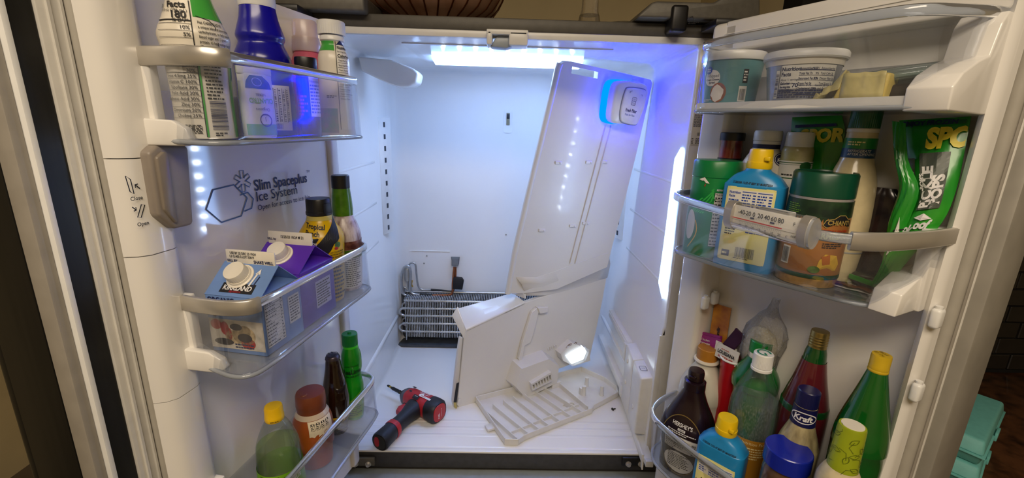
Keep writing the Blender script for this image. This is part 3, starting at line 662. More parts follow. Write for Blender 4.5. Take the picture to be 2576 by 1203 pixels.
side_bracket(TM, cxm, .322, .352, [(.05, .0), (-.06, .0), (-.055, .028), (-.02, .046), (.05, .050)]); side_bracket(TM, cxm, .340, .356, [(.05, .0), (-.012, .0), (-.02, .106), (.05, .106)])
br = [(.002, .046), (.004, -.02), (.018, -.075), (.045, -.105), (.09, -.112), (.16, -.111), (.22, -.106), (.28, -.108), (.320, -.10), (.345, -.06), (.352, .046)]
bb = [(.008, .046), (.012, -.02), (.024, -.070), (.05, -.096), (.09, -.102), (.16, -.101), (.22, -.098), (.28, -.100), (.312, -.09), (.335, -.05), (.342, .046)]
T, cx = make_bin(FR, 'clear door bin of the right door, holding tall bottles and a blue-lidded jar', br, bb, .205, .312, .046, (0, .9), 1)
side_bracket(T, cx, .326, .352, [(.05, .0), (-.05, .0), (-.04, .06), (.05, .10)])
# thermometer hanging on the bow-fronted bin
A, B = FR.P(1834, 540, -.172), FR.P(2050, 586, -.183)
d = B-A; L = d.length; an = math.atan2(d.y, d.x)
T = thing('refrigerator_thermometer', 'long white thermometer with metal end bands hanging on the bin rim', 'thermometer', ((A.x+B.x)/2, (A.y+B.y)/2, (A.z+B.z)/2-.014), an, None, FR)
m_tube = clear('clear_tube', '#ffffff', .10, .04, .5)
def half(x0, x1, r, m, nm): return obj(nm, loft([[(x, -r*.55*math.cos(t), .014+r*math.sin(t)) for t in [2*PI*i/20 for i in range(20)]] for x in (x0, x1)]), m, T, 50)
obj('scale_plate', box(-L*.44, L*.42, -.0045, -.002, -.0005, .0285, .0005), m_paper, T); half(-L*.44, L*.43, .0185, m_tube, 'tube')
half(-L*.5, -L*.40, .0192, m_chrome, 'end_band'); half(L*.385, L*.47, .0192, m_chrome, 'end_band'); half(L*.47, L*.50, .0180, clear('cloudy_plastic', '#dcdcf0', .5, .2, .5), 'end_cap')
half(-L*.515, -L*.5, .0150, m_chrome, 'end_cap')
obj('rim_hook', box(-.02, .02, .004, .020, .024, .030, .001), m_white, T); obj('rim_hook', box(-.02, .02, .004, .010, .0, .030, .001), m_white, T)
pr = Print(T, plane_map((0, -.0046, .014), (1, 0, 0), (0, 0, 1), (0, -1, 0)), 'scale_print', .0002); red = mat('thermometer_red', '#cf2f31', .4)
for i, t in enumerate(('-40', '-20', '0', '20', '40', '60', '80')): pr.text(t, -L*.30+i*L*.079, .0045, .0080, m_ink, align='CENTER', bold=.01)
pr.text('F', L*.31, .0045, .0062, m_ink); pr.text('C', L*.25, -.0112, .0040, m_ink)
for i, t in enumerate(('-40', '-30', '-20', '-10', '0', '10', '20')): pr.text(t, -L*.30+i*L*.080, -.0112, .0042, m_ink, align='CENTER')
for i in range(25): pr.rect(-L*.30+i*L*.0198-.0001, -L*.30+i*L*.0198+.0001, .0012, .0036, m_ink); pr.rect(-L*.31+i*L*.021-.0001, -L*.31+i*L*.021+.0001, -.0072, -.0050, m_ink)
pr.rect(-L*.42, L*.20, -.0026, -.0012, red, 3); pr.rect(-L*.42, L*.34, -.0038, -.0003, m_paper, 2)
for x in (-L*.18, L*.06): pr.rect(x, x+.006, .0012, .0032, m_navy, 3)
pr.fine(-L*.26, -L*.08, -.0138, -.0122, 1, m_ink); pr.fine(L*.02, L*.22, -.0138, -.0122, 1, m_ink); pr.text('NSF', L*.33, -.009, .0036, m_ink, align='CENTER'); pr.done()
# ================================================================== loose evaporator cover leaning in the cabinet
m_pan = mat('panel_white', '#dedddb', .30, var=.02, scale=8, coat=.25)
m_pan2 = m_pan
TL, TR_, BL = atY(1415, 152, .19), atX(1640, 205, .404), atY(1280, 705, .25)
PX = (TR_-TL).normalized(); PN = PX.cross(BL-TL).normalized()
if PN.y > 0: PN = -PN                       # towards the viewer
PZ = PN.cross(PX)*-1
if PZ.z < 0: PZ = -PZ
def pp(px, py, off=0): return onp(px, py, TL+PN*off, PN)
base = atZ(1150, 1030, 0.0)
EC = thing('evaporator_cover', 'white plastic air duct cover leaning loose inside the refrigerator', 'duct cover', base)
def loc(ps): return [V(p)-base for p in ps]
# tall upper panel, rounded at the top left, with a handle cut-out
outl = [(1281, 738), (1300, 630), (1345, 440), (1390, 250), (1407, 175), (1413, 160), (1424, 153), (1440, 155), (1540, 178), (1622, 197), (1637, 201), (1641, 210), (1630, 260), (1600, 390), (1570, 510), (1540, 620), (1527, 672), (1400, 728), (1320, 738)]
P3 = loc([pp(*q) for q in outl])
bm = bmesh.new(); a = [bm.verts.new(p) for p in P3]
hole = loc([pp(*q) for q in ((1440, 167), (1505, 181), (1503, 198), (1437, 185))]); hv = [bm.verts.new(p) for p in hole]
ed = [bm.edges.new((a[i], a[(i+1) % len(a)])) for i in range(len(a))]+[bm.edges.new((hv[i], hv[(i+1) % 4])) for i in range(4)]
bmesh.ops.triangle_fill(bm, use_beauty=True, edges=ed)
r = bmesh.ops.extrude_face_region(bm, geom=bm.faces[:]); bmesh.ops.translate(bm, verts=[g for g in r['geom'] if isinstance(g, bmesh.types.BMVert)], vec=PN*-.022)
bmesh.ops.recalc_face_normals(bm, faces=bm.faces[:])
up = obj('duct_panel', frm(bm), m_pan, EC, 30)
# rounded left shoulder
shl = [pp(x-4, y, -.006) for x, y in outl[:6]]; obj('panel_edge', tube(loc(shl), .009, 10), m_pan, EC, 60)
# long channel down the middle and small clips
def pbox(name, px0, py0, px1, py1, wd, h, m, parent, o0=0):
    A, B = pp(px0, py0, o0), pp(px1, py1, o0); t = (B-A).normalized(); s = PN.cross(t).normalized()
    return obj(name, hexa(loc([A-s*wd/2, A+s*wd/2, B+s*wd/2, B-s*wd/2]), loc([A-s*wd/2+PN*h, A+s*wd/2+PN*h, B+s*wd/2+PN*h, B-s*wd/2+PN*h]), min(h, wd)*.2, 1), m, parent, 30)
pbox('air_channel', 1523, 316, 1433, 662, .0022, .0055, m_pan, EC); pbox('channel_lip', 1537, 316, 1446, 662, .0022, .0055, m_pan, EC)
for x, y in ((1404, 409), (1481, 408), (1519, 407), (1363, 579), (1440, 568), (1473, 561)):
    c = pbox('panel_clip', x-8, y, x+8, y, .0085, .004, m_pan2, EC); pbox('clip_dot', x+2, y, x+6, y, .006, .0055, m_pan, EC)
pbox('top_notch', 1588, 208, 1626, 217, .016, .0015, m_pan, EC)
# filter dial with blue light ring
def ppts(pts, off): return loc([pp(x, y, 0)+PN*off for x, y in pts])
fl = cr([(1512, 262), (1521, 214), (1538, 200), (1580, 203), (1598, 214), (1598, 240), (1578, 298), (1560, 308), (1524, 309), (1510, 296)], 3, True)
def scale_pts(pts, k, dx=0, dy=0):
    cx = sum(p[0] for p in pts)/len(pts); cy = sum(p[1] for p in pts)/len(pts); return [(cx+(x-cx)*k+dx, cy+(y-cy)*k+dy) for x, y in pts]
obj('light_ring', loft([ppts(scale_pts(fl, 1.0, -2), .0), ppts(scale_pts(fl, 1.0, -2), .016)]), m_blue, EC, 40)
fd = obj('filter_dial', loft([ppts(scale_pts(fl, .95, 4), .012), ppts(scale_pts(fl, .97, 8), .022), ppts(scale_pts(fl, .96, 14), .032), ppts(scale_pts(fl, .90, 16), .036)]), m_pan, EC, 50)
cap = cr([(1536, 262), (1546, 224), (1556, 216), (1590, 220), (1596, 230), (1592, 262), (1578, 300), (1566, 306), (1540, 300), (1534, 288)], 3, True)
def capp(k, off): return ppts(scale_pts(cap, k, 8, 2), off)
cp = obj('filter_cap', loft([capp(1.0, .034), capp(1.0, .040), capp(.96, .042)]), mat('filter_cap_white', '#e0e0df', .3), EC, 50); obj('cap_rim', loft([capp(1.06, .030), capp(1.06, .0365), capp(1.0, .0385)]), mat('filter_rim_grey', '#8d939d', .3), EC, 50)
C0 = pp(1567, 262)-base+PN*.042; pr = Print(EC, plane_map(C0, PX, PZ, PN), 'filter_print', .0004)
pr.text('Fresh Filter', .004, -.016, .0125, m_navy, align='CENTER', bold=.02, narrow=.62); pr.text('Multi Air Flow', .003, -.026, .0075, m_slate, align='CENTER', narrow=.72)
for dz in (.008, .018):
    pr.line(rrect(-.003, .011, dz-.005, dz+.005, .003), .0008, m_navy, closed=True)
    for i in range(3): pr.line([(.000+i*.004, dz-.003), (.000+i*.004, dz+.003)], .0007, m_navy)
pr.line([(-.016, .032), (-.013, .037), (-.009, .038)], .0008, m_navy).line([(.020, .032), (.023, .034), (.025, .030)], .0008, m_navy); pr.done()
# ledge between the upper panel and the wide foot
QO = atZ(1140, 1030, 0.0); QD = V((math.cos(.47), math.sin(.47), 0)); QN = V((QD.y, -QD.x, 0)); QN.normalize()
def qq(px, py, off=0): return onp(px, py, QO+QN*off, QN)
Um = [pp(*q) for q in ((1298, 698), (1350, 698), (1390, 686), (1427, 671), (1508, 643), (1530, 636))]
Lm = [qq(*q, .004) for q in ((1319, 734), (1371, 734), (1402, 728), (1434, 720), (1500, 699), (1530, 690))]
Mm = [(a+b)/2+QN*.010+V((0, 0, .004)) for a, b in zip(Um, Lm)]
obj('foot_ledge', loft([loc([p-PN*.012 for p in Um]), loc(Um), loc(Mm), loc(Lm), loc([p-V((0, 0, .014))-QN*.004 for p in Lm]), loc([p-V((0, 0, .016))-QN*.03 for p in Lm])], False, False, False), m_pan, EC, 60, solid=.002)
obj('ledge_end', prism(loc([pp(1298, 698), pp(1282, 737), qq(1296, 742, -.03), qq(1321, 752), qq(1319, 734, .004)]), QD*.004), m_pan, EC, 0)
foot = [(1165, 1036), (1150, 1020), (1168, 850), (1172, 832), (1320, 762), (1400, 735), (1470, 714), (1527, 695), (1515, 760), (1500, 830), (1484, 900), (1445, 914), (1300, 970), (1200, 1008)]
ft = obj('foot_panel', prism(loc([qq(*q) for q in foot]), -QN*.016, .0015, 1), m_pan, EC, 30)
# slanting shelf at the top left of the foot and its left flange
s0, s1, s2, s3 = qq(1172, 830), qq(1322, 760), qq(1290, 736, -.05), qq(1150, 776, -.05)
obj('foot_shelf', hexa(loc([p-V((0, 0, .010)) for p in (s0, s1, s2, s3)]), loc([s0, s1, s2, s3]), .003, 2), m_pan, EC, 40)
f0, f1 = qq(1136, 794, -.045), qq(1150, 772, -.05)
obj('side_flange', prism(loc([f0, f1, qq(1172, 830, -.002), qq(1166, 852, -.002), qq(1158, 835, -.02)]), QD*.004, .001, 1), m_pan, EC, 30)
obj('side_rail', prism(loc([qq(1164, 850, -.004), qq(1150, 1020, -.004), qq(1143, 1034, -.004), qq(1138, 1010, -.012), qq(1150, 900, -.016), qq(1157, 850, -.012)]), -QN*.012, .001, 1), m_pan2, EC, 30)
obj('foam_gasket', prism(loc([qq(1148, 965, .0005), qq(1154, 962, .0005), qq(1148, 1012, .0005), qq(1141, 1012, .0005)]), QN*.002), m_tape, EC, 0); obj('foam_gasket', prism(loc([qq(1141, 1012, .0005), qq(1147, 1012, .0005), qq(1150, 1030, .0005), qq(1142, 1024, .0005)]), QN*.002), mat('yellowed_foam', '#b9ab6a', .7), EC, 0)
obj('foot_peg', prism(loc([qq(1152, 1000), qq(1158, 1003), qq(1157, 1014), qq(1150, 1010)]), QN*.006), m_pan, EC, 0)
# recessed channel with stepped edge
ch = [(1344, 778), (1328, 850), (1306, 920), (1300, 898), (1318, 840), (1334, 785)]
obj('duct_step', prism(loc([qq(*q, .001) for q in [(1346, 772), (1352, 778), (1336, 840), (1330, 858), (1316, 866), (1308, 908), (1300, 900), (1312, 850), (1334, 782)]]), QN*.012, .001, 1), m_pan, EC, 30)
obj('duct_step_top', prism(loc([qq(*q, .001) for q in [(1346, 770), (1374, 768), (1372, 782), (1352, 786)]]), QN*.016, .002, 1), m_pan, EC, 30)
# fan outlet box with louvres
def qbox(pts, off0, off1, k=.92): 
    b = loc([qq(*q, off0) for q in pts]); c = sum(b, V())/len(b); return b, [c+(p-c)*k+QN*(off1-off0) for p in b]
b, t = qbox([(1272, 955), (1288, 906), (1362, 880), (1390, 900), (1385, 945), (1300, 986)], -.001, .052, .90)
fb = obj('fan_outlet', loft([b, [x*.25+y*.75 for x, y in zip(b, t)], t]), m_pan, EC, 35)
tc = sum(t, V())/6; e1 = (t[4]-t[5]).normalized(); e2 = QN.cross(e1); e2 = e2 if e2.z > 0 else -e2
def gbar(nm, q): obj(nm, prism([tc+e1*x+e2*z for x, z in q], QN*.016), m_pan, EC, 30)
gbar('outlet_grille', ((-.036, -.026), (.040, -.026), (.040, -.021), (-.036, -.021))); gbar('outlet_grille', ((-.036, -.006), (.040, .001), (.040, .009), (-.036, .0)))
for i in range(8): x = -.036+i*.0104; gbar('louvre_slat', ((x, -.022), (x+.0032, -.022), (x+.0040, -.003+i*.0009), (x+.0008, -.003+i*.0009)))
# lamp box with glowing lens
b, t = qbox([(1396, 880), (1428, 852), (1470, 868), (1474, 898), (1430, 912), (1402, 898)], -.001, .030, .95)
obj('lamp_box', loft([b, [x*.2+y*.8 for x, y in zip(b, t)], t]), m_pan, EC, 35)
lb = loc([qq(*q, .022) for q in ((1418, 892), (1440, 878), (1462, 868), (1470, 880), (1462, 900), (1432, 912))])
c = sum(lb, V())/6; obj('lamp_lens', loft([lb, [c+(p-c)*.96+QN*.014 for p in lb], [c+(p-c)*.7+QN*.022 for p in lb]]), m_lamp, EC, 40)
ring = [c+(p-c)*1.12 for p in lb]; obj('lens_cover', loft([ring, [p+QN*.020 for p in ring], [c+(p-c)*.9+QN*.028 for p in lb]]), clear('lens_plastic', '#ffffff', .12, .15, .5), EC, 30)
for i in range(5): obj('vent_rib', prism(loc([qq(1378+i*5+a, 882-i*2+z, .0015) for a, z in ((0, 0), (2.4, -1), (2.2, -7), (0, -6))]), QN*.003), m_pan, EC, 0)
pr = Print(EC, plane_map(qq(1428, 862, .016)-base, QD, V((0, 0, 1)), QN), 'scorch_mark', .019); br_ = mat('scorch_brown', '#7a5526', .7, var=.3)
pr.line([(.004*math.cos(i*.7)*2-.004, .003*math.sin(i*.7)+.002) for i in range(9)], .0014, br_); pr.line([(-.02, -.006), (-.014, .001), (-.006, .004), (.002, .004)], .0016, br_); pr.line([(.012, .002), (.018, .006), (.024, .003), (.02, -.002)], .0022, br_); pr.done()

# ================================================================== ribbed tray lying on the floor
c0, c1 = atZ(1262, 1118, .004), atZ(1492, 1042, .004)
ux = (c1-c0); ux.z = 0; Lx = ux.length; rz = math.atan2(ux.y, ux.x)
GT = thing('ribbed_grille_tray', 'white ribbed plastic tray lying upside down on the refrigerator floor', 'tray', (c0.x, c0.y, 0), rz)
Mi = Matrix.Rotation(-rz, 3, 'Z')
def gl(px, py, z=.004): q = Mi @ (atZ(px, py, z)-V((c0.x, c0.y, 0))); q.z = z; return q
m_tray = mat('tray_white', '#dedddb', .32, var=.03)
bp = [gl(*q) for q in ((1270, 1119), (1303, 1120), (1320, 1108), (1488, 1040), (1492, 1032), (1536, 1008), (1553, 999), (1550, 985), (1520, 962), (1462, 936), (1398, 953), (1392, 962), (1197, 1012), (1235, 1068))]
bp = [V((p.x, p.y, .003)) for p in bp]
hp_ = gl(1430, 1022, .003); hole = [V((hp_.x+a, hp_.y+b, .003)) for a, b in rrect(-.020, .020, -.008, .008, .0075)]
bm = bmesh.new(); ed = []
for lp in (bp, hole):
    vv = [bm.verts.new(p) for p in lp]; ed += [bm.edges.new((vv[i], vv[(i+1) % len(vv)])) for i in range(len(vv))]
bmesh.ops.triangle_fill(bm, use_beauty=True, edges=ed); r = bmesh.ops.extrude_face_region(bm, geom=bm.faces[:]); bmesh.ops.translate(bm, verts=[g for g in r['geom'] if isinstance(g, bmesh.types.BMVert)], vec=(0, 0, .004)); bmesh.ops.recalc_face_normals(bm, faces=bm.faces[:])
obj('tray_plate', frm(bm), m_tray, GT, 30)
wl = [ribbon([p+V((0, 0, .011)) for p in (bp[i], bp[(i+1) % len(bp)])], .018, .003) for i in range(len(bp)) if i not in (8,)]
for i in range(len(bp)): obj('tray_wall', ribbon([bp[i]+V((0, 0, .012)), bp[(i+1) % len(bp)]+V((0, 0, .012))], .020 if i > 5 else .016, .003), m_tray, GT, 30)
for (xa, ya), (xb, yb) in (((1212, 1030), (1300, 1110)), ((1240, 1024), (1330, 1098)), ((1266, 1014), (1358, 1088)), ((1290, 1004), (1382, 1078)), ((1314, 994), (1408, 1066)), ((1338, 984), (1436, 1054)), ((1362, 976), (1462, 1042))):
    A, B = gl(xa, ya, .012), gl(xb, yb, .010); obj('rib', ribbon([A+V((0, 0, .002)), A+(B-A)*.12, B+V((0, 0, .001))], .019, .0026), m_tray, GT, 30)
A, B = gl(1282, 1092, .011), gl(1456, 1020, .011); obj('cross_rib', ribbon([A, B], .012, .0026), m_tray, GT, 30)
A, B = gl(1405, 968, .013), gl(1478, 1030, .013); obj('cross_rib', ribbon([A, B], .020, .003), m_tray, GT, 30)
for px, py in ((1475, 962), (1468, 985), (1513, 985)):
    p = gl(px, py+10, .006); obj('screw_post', join(cyl((p.x, p.y, .006), (p.x, p.y, .040), .0075, 14, .0062), cyl((p.x, p.y, .040), (p.x, p.y, .0405), .0030, 10)), m_tray, GT, 50)
p = gl(1465, 992, .006); obj('post_block', box(p.x-.009, p.x+.009, p.y-.006, p.y+.008, .006, .030, .001), m_tray, GT)
p = gl(1400, 970, .01); obj('latch_block', box(p.x-.022, p.x+.014, p.y-.008, p.y+.008, .004, .026, .003), m_tray, GT); p = gl(1236, 1074, .01); obj('side_tab', box(p.x-.016, p.x+.006, p.y-.012, p.y+.012, .006, .013, .001), m_tray, GT)
# ================================================================== impact driver
nose, tail, bat = atZ(1014, 990, .036), atZ(1100, 1034, .036), atZ(962, 1106, .026)
ax = (tail-nose); ax.z = 0; rz = math.atan2(ax.y, ax.x); LB = ax.length
ID = thing('impact_driver', 'red and black cordless impact driver lying on the refrigerator floor', 'impact driver', (nose.x, nose.y, 0), rz)
m_red = mat('tool_red', '#b8232b', .38, var=.08); m_blk = mat('tool_black', '#1c1d24', .5, var=.15, bump=.3, bscale=120); m_gry = mat('tool_grey', '#5d6067', .4, metal=.3)
Mi2 = Matrix.Rotation(-rz, 3, 'Z')
bl = Mi2 @ (bat-V((nose.x, nose.y, 0)))
def ell(c, u, w_, a, b, n=20, e=2.6): return [V(c)+V(u)*a*math.copysign(abs(math.cos(t))**(2/e), math.cos(t))+V(w_)*b*math.copysign(abs(math.sin(t))**(2/e), math.sin(t)) for t in [2*PI*i/n for i in range(n)]]
def xring(x, a, b, z=.034): return ell((x, 0, z), (0, 1, 0), (0, 0, 1), a, b)
obj('nose_collar', loft([xring(-.002, .012, .012), xring(.004, .017, .017), xring(.016, .021, .021), xring(.020, .021, .021)]), m_blk, ID, 40)
obj('collar_ring', loft([xring(.012, .0225, .0225), xring(.022, .025, .025), xring(.026, .024, .024)]), m_gry, ID, 40)
obj('motor_housing', loft([xring(.024, .024, .025), xring(.034, .0275, .029), xring(LB*.55, .029, .031), xring(LB*.8, .031, .033), xring(LB*.86, .031, .033)]), m_red, ID, 40)
obj('rear_housing', loft([xring(LB*.80, .0318, .0335), xring(LB*.92, .034, .034), xring(LB*1.02, .033, .0335), xring(LB*1.06, .029, .030)]), m_blk, ID, 40)
obj('rear_cap', loft([xring(LB*1.055, .025, .027), xring(LB*1.075, .024, .026), xring(LB*1.08, .020, .022)]), m_red, ID, 40)
hd = V((bl.x, bl.y, 0)); h0 = V((LB*.52, -.012, .032)); hdir = (V((bl.x, bl.y, .026))-h0); hl = hdir.length; hdir.normalize(); hs = V((-hdir.y, hdir.x, 0)).normalized()
def hring(t, a, b, e=2.4): return ell(h0+hdir*hl*t, hs, (0, 0, 1), a, b, 20, e)
obj('grip', loft([hring(.02, .030, .026), hring(.18, .026, .0255), hring(.35, .0195, .0225), hring(.55, .0185, .0215), hring(.68, .021, .0235)]), m_blk, ID, 50)
obj('grip_ring', loft([hring(.66, .0225, .0245), hring(.74, .0245, .0258), hring(.76, .0240, .0255)]), m_red, ID, 40)
bt = obj('battery', loft([hring(.755, .0228, .0245), hring(.80, .0235, .0248, 2.2), hring(1.05, .0260, .0258, 2.2), hring(1.08, .0240, .0240, 2.2)]), m_blk, ID, 40)
obj('battery_end', loft([hring(1.075, .0200, .0205, 2.2), hring(1.086, .0195, .0200, 2.2)]), mat('battery_dark', '#2c2f2f', .4), ID, 40); obj('battery_badge', loft([ell(h0+hdir*hl*1.083+hs*-.008, hs, (0, 0, 1), .008, .015), ell(h0+hdir*hl*1.09+hs*-.008, hs, (0, 0, 1), .0078, .0145)]), m_red, ID, 40)
tg = h0+hdir*hl*.22-hs*.028; sgn = 1 if tg.x < h0.x else -1
tg = h0+hdir*hl*.20+hs*(.030 if hs.x < 0 else -.030)
obj('trigger', loft([ell(tg+V((0, .012, 0)), (1, 0, 0), (0, 0, 1), .010, .010), ell(tg+V((0, -.006, 0)), (1, 0, 0), (0, 0, 1), .014, .010), ell(tg+V((.004, -.022, 0)), (1, 0, 0), (0, 0, 1), .009, .009)]), m_red, ID, 40)
tj = tg+V((-.012, .006, 0)); obj('trigger_edge', tube([tj+V((0, .012, 0)), tj+V((.006, 0, 0)), tj+V((.010, -.016, 0))], .006, 8), m_blk, ID, 50)
obj('driver_bit', join(cyl((-.002, 0, .034), (-.014, 0, .034), .0032, 6), cyl((-.052, 0, .036), (-.064, 0, .036), .0030, 6)), mat('brass_bit', '#c7a83f', .3, metal=.8), ID, 30)
obj('bit_holder', loft([[V((x, r*math.cos(t), .035+r*math.sin(t))) for t in [2*PI*i/12 for i in range(12)]] for x, r in ((-.012, .004), (-.014, .006), (-.018, .0062), (-.019, .0055), (-.046, .0055), (-.050, .0042), (-.054, .0036))]), m_blk, ID, 40)
obj('bit_tip', loft([[V((x, r*math.cos(t), .036+r*math.sin(t))) for t in [2*PI*i/8 for i in range(8)]] for x, r in ((-.062, .0036), (-.070, .0036), (-.073, .0018))]), m_blk, ID, 40)
def hz(x, y): return .034+.0325*max(0, 1-abs(y/.031)**2.6)**(1/2.6)
wmap = lambda x, z, off: V((x, z, hz(x, z)+off+.0012))
wt = mat('tool_white_print', '#e6e4e4', .5); pr = Print(ID, wmap, 'maker_print', .0004)
pr.text('Milwaukee', LB*.48, .0075, .0135, wt, bold=.01, narrow=.66, shear=.35); pr.line([(LB*.50, .003), (LB*.62, .005), (LB*.58, -.001), (LB*.75, .004)], .0016, wt)
pr.rect(LB*.58, LB*.86, -.011, -.004, wt); pr.disc(LB*.60, -.005, .008, .007, wt); pr.line([(LB*.60, -.006), (LB*.66, -.008), (LB*.72, -.006)], .0014, m_red, 3)
pr.rect(.034, .046, .008, .016, m_blk).rect(.040, .050, -.012, -.006, m_blk); pr.rect(LB*.45, LB*.60, -.024, -.012, m_blk)
for i in range(4): pr.rect(LB*.49+i*.003, LB*.49+i*.003+.0014, -.017, -.0152, wt, 3)
pr.done()
pr = Print(ID, plane_map((LB*1.081, 0, .034), (0, 1, 0), (0, 0, 1), (1, 0, 0)), 'fuel_print', .0002); pr.text('FUEL', -.003, -.016, .0085, wt, rot=PI/2, bold=.02); pr.fine(.004, .006, -.014, .014, 9, wt); pr.done()
# loose screws
T = thing('loose_screw', 'small black screw lying on the refrigerator floor beside the tray', 'screw', atZ(1540, 1034, .0), .6, 'loose screws'); obj('head', Body([(0, .0045), (.002, .0052), (.003, .003)]).mesh(12), m_tape, T, 40, loc=(0, 0, .005), rot=(0, 1.4, 0)); obj('shank', cyl((.002, 0, .005), (.014, 0, .002), .002, 8), m_tape, T)
T = thing('loose_screw', 'silver screw lying below the humidity control box', 'screw', atZ(1617, 1072, .0), -1.2, 'loose screws'); obj('head', Body([(0, .0042), (.002, .005), (.003, .003)]).mesh(12), m_alu, T, 40, loc=(0, 0, .005), rot=(0, 1.4, 0)); obj('shank', cyl((.002, 0, .005), (.020, 0, .002), .0022, 8), m_alu, T)
# long rail lying along the right side, sticking out over the front edge
a, b = atZ(1533, 870, .020), atZ(1632, 1158, .020); d = b-a; rz = math.atan2(d.y, d.x); L = d.length
T = thing('drawer_rail', 'long white plastic rail lying loose and sticking out over the front edge', 'rail', (a.x, a.y, .003), rz)
obj('rail_body', box(0, L, -.011, .011, .004, .020, .002), m_white, T); obj('rail_lip', box(0, L*.985, -.016, -.010, .0, .024, .001), m_white, T); obj('rail_rib', box(.01, L*.62, .004, .008, .0195, .0214), m_white, T); obj('rail_end', box(L-.002, L+.010, -.010, .0105, .003, .021, .002), m_white2, T)
obj('rail_roller', cyl((L*.52, .004, .022), (L*.52, .004, .030), .009, 14), m_white2, T); obj('rail_hook', prism([(L*.97, -.014, .002), (L*.985, -.014, .002), (L*.99, -.014, -.020), (L*.975, -.014, -.016)], (0, .004, 0)), m_white, T)
# ================================================================== left door, top bin
m_offw = mat('cream_white_plastic', '#e6dfd0', .3, var=.03)
m_greenp = mat('bright_green_sleeve', '#2f9a3b', .28, var=.15, scale=8, coat=.3, col2='#57b34c')
m_bluep = mat('cobalt_plastic', '#120f9c', .25, var=.05, sss=0, coat=.2)
Zf = .8295
def capped(T, m, r, z0, z1, **k): return ridged_cap(T, m, r, z0, z1, **k)
# nutrition shake
s = Sil(FL, -.045, [(5, 413, 531), (25, 404, 537), (50, 397, 549), (90, 398, 567), (115, 405, 569), (140, 412, 568), (160, 418, 571), (250, 430, 585), (344, 443, 598)], Zf)
s.prof = [(z, r*(1.09 if .075 < z < .118 else 1)) for z, r in s.prof]
T = s.thing('shake_bottle', 'white and green nutrition shake bottle with printed facts panel', 'bottle')
b = Body(smp(rounded_base([(0, s.prof[0][1])]+s.prof[1:], .004)+[(s.prof[-1][0]+.012, s.prof[-1][1]*.86), (s.prof[-1][0]+.020, s.prof[-1][1]*.66), (s.prof[-1][0]+.030, s.prof[-1][1]*.62)], 3)); zt = b.S[-1][0]
b.part('bottle', m_offw, T, 48); f = s.face(); capped(T, m_greenp, b.S[-1][1]*1.12, zt-.004, zt+.018)
zg = s.z(57, 500); b.band('green_sleeve', m_greenp, T, zg, zt-.002, f+2, f+200, .0005, nz=14); b.band('green_stripe', m_greenp, T, .002, s.z(150, 580), f+62, f+110, .0006)
pr = Print(T, b.wrap(f), 'label_print'); x0 = -b.at(.06)[0]*1.25
xs = -.0015
pr.rect(xs, xs+.0010, .002, s.z(10, 470), m_ink, nx=1); pr.rect(xs+.001, xs+.0028, .002, s.z(150, 490), m_greenp, nx=1)
z = s.z(20, 440); pr.text('Facts', xs-.003, z, .0095, m_ink, align='RIGHT', bold=.03); pr.text('n', xs-.030, z, .0095, m_ink, align='RIGHT', bold=.03)
z = s.z(31, 440); pr.text('8 fl oz (296 mL)', xs-.002, z, .0046, m_ink, align='RIGHT'); z = s.z(47, 440); pr.text('180', xs-.003, z, .0110, m_ink, align='RIGHT', bold=.03); pr.rect(x0, xs, z-.0032, z-.0018, m_ink)
for i, t in enumerate(('% DV*', '10%', '5%', '', '', '', '11%')): 
    zz = s.z(58, 440)-.0075*i; pr.text(t, xs-.0015, zz, .0058, m_ink, align='RIGHT', bold=.01) if t else None; pr.rect(x0, xs, zz-.0016, zz-.0012, m_ink)
z = s.z(168, 460)
for i, t in enumerate(('11%', '30%', 'Iron 4.5mg 25%', 'Vitamin C 100%', 'Riboflavin 30%', 'Folic Acid 30%', 'Pantothenic Acid 30%', 'Zinc 30%', 'Chromium 50%', 'Choline 25%')):
    pr.text(t, xs-.002, z-.0062*i, .0052, m_ink, align='RIGHT', bold=.01); pr.rect(x0, xs, z-.0062*i-.0012, z-.0062*i-(.0004 if i == 1 else .0009), m_ink)
pr.fine(x0, xs-.003, .004, z-.064, 7, m_ink, fill=.6)
pr.line([(xs+.005, s.z(60, 520)), (xs+.018, s.z(66, 520)), (xs+.024, s.z(85, 540)), (xs+.025, s.z(130, 540))], .0007, m_ink)
for i, t in enumerate(('Has CARBSTEADY®,', 'a unique blend of slow-release', 'carbohydrates, to help manage', 'blood sugar and 15 grams of', 'protein, to help manage hunger.', '*Designed to help minimize', 'blood sugar spikes in people', 'with diabetes compared to')): pr.text(t, xs+.006, s.z(72, 500)-.0052*i, .0042, m_ink, narrow=.72, bold=.015)
pr.fine(xs+.006, xs+.024, s.z(255, 540), s.z(165, 540), 11, m_ink, fill=.45, seed=12); pr.bars(xs+.007, xs+.025, s.z(325, 560), s.z(258, 560), m_navy, 22, horiz=True); pr.fine(xs+.009, xs+.022, .003, .008, 2, m_ink); pr.done()
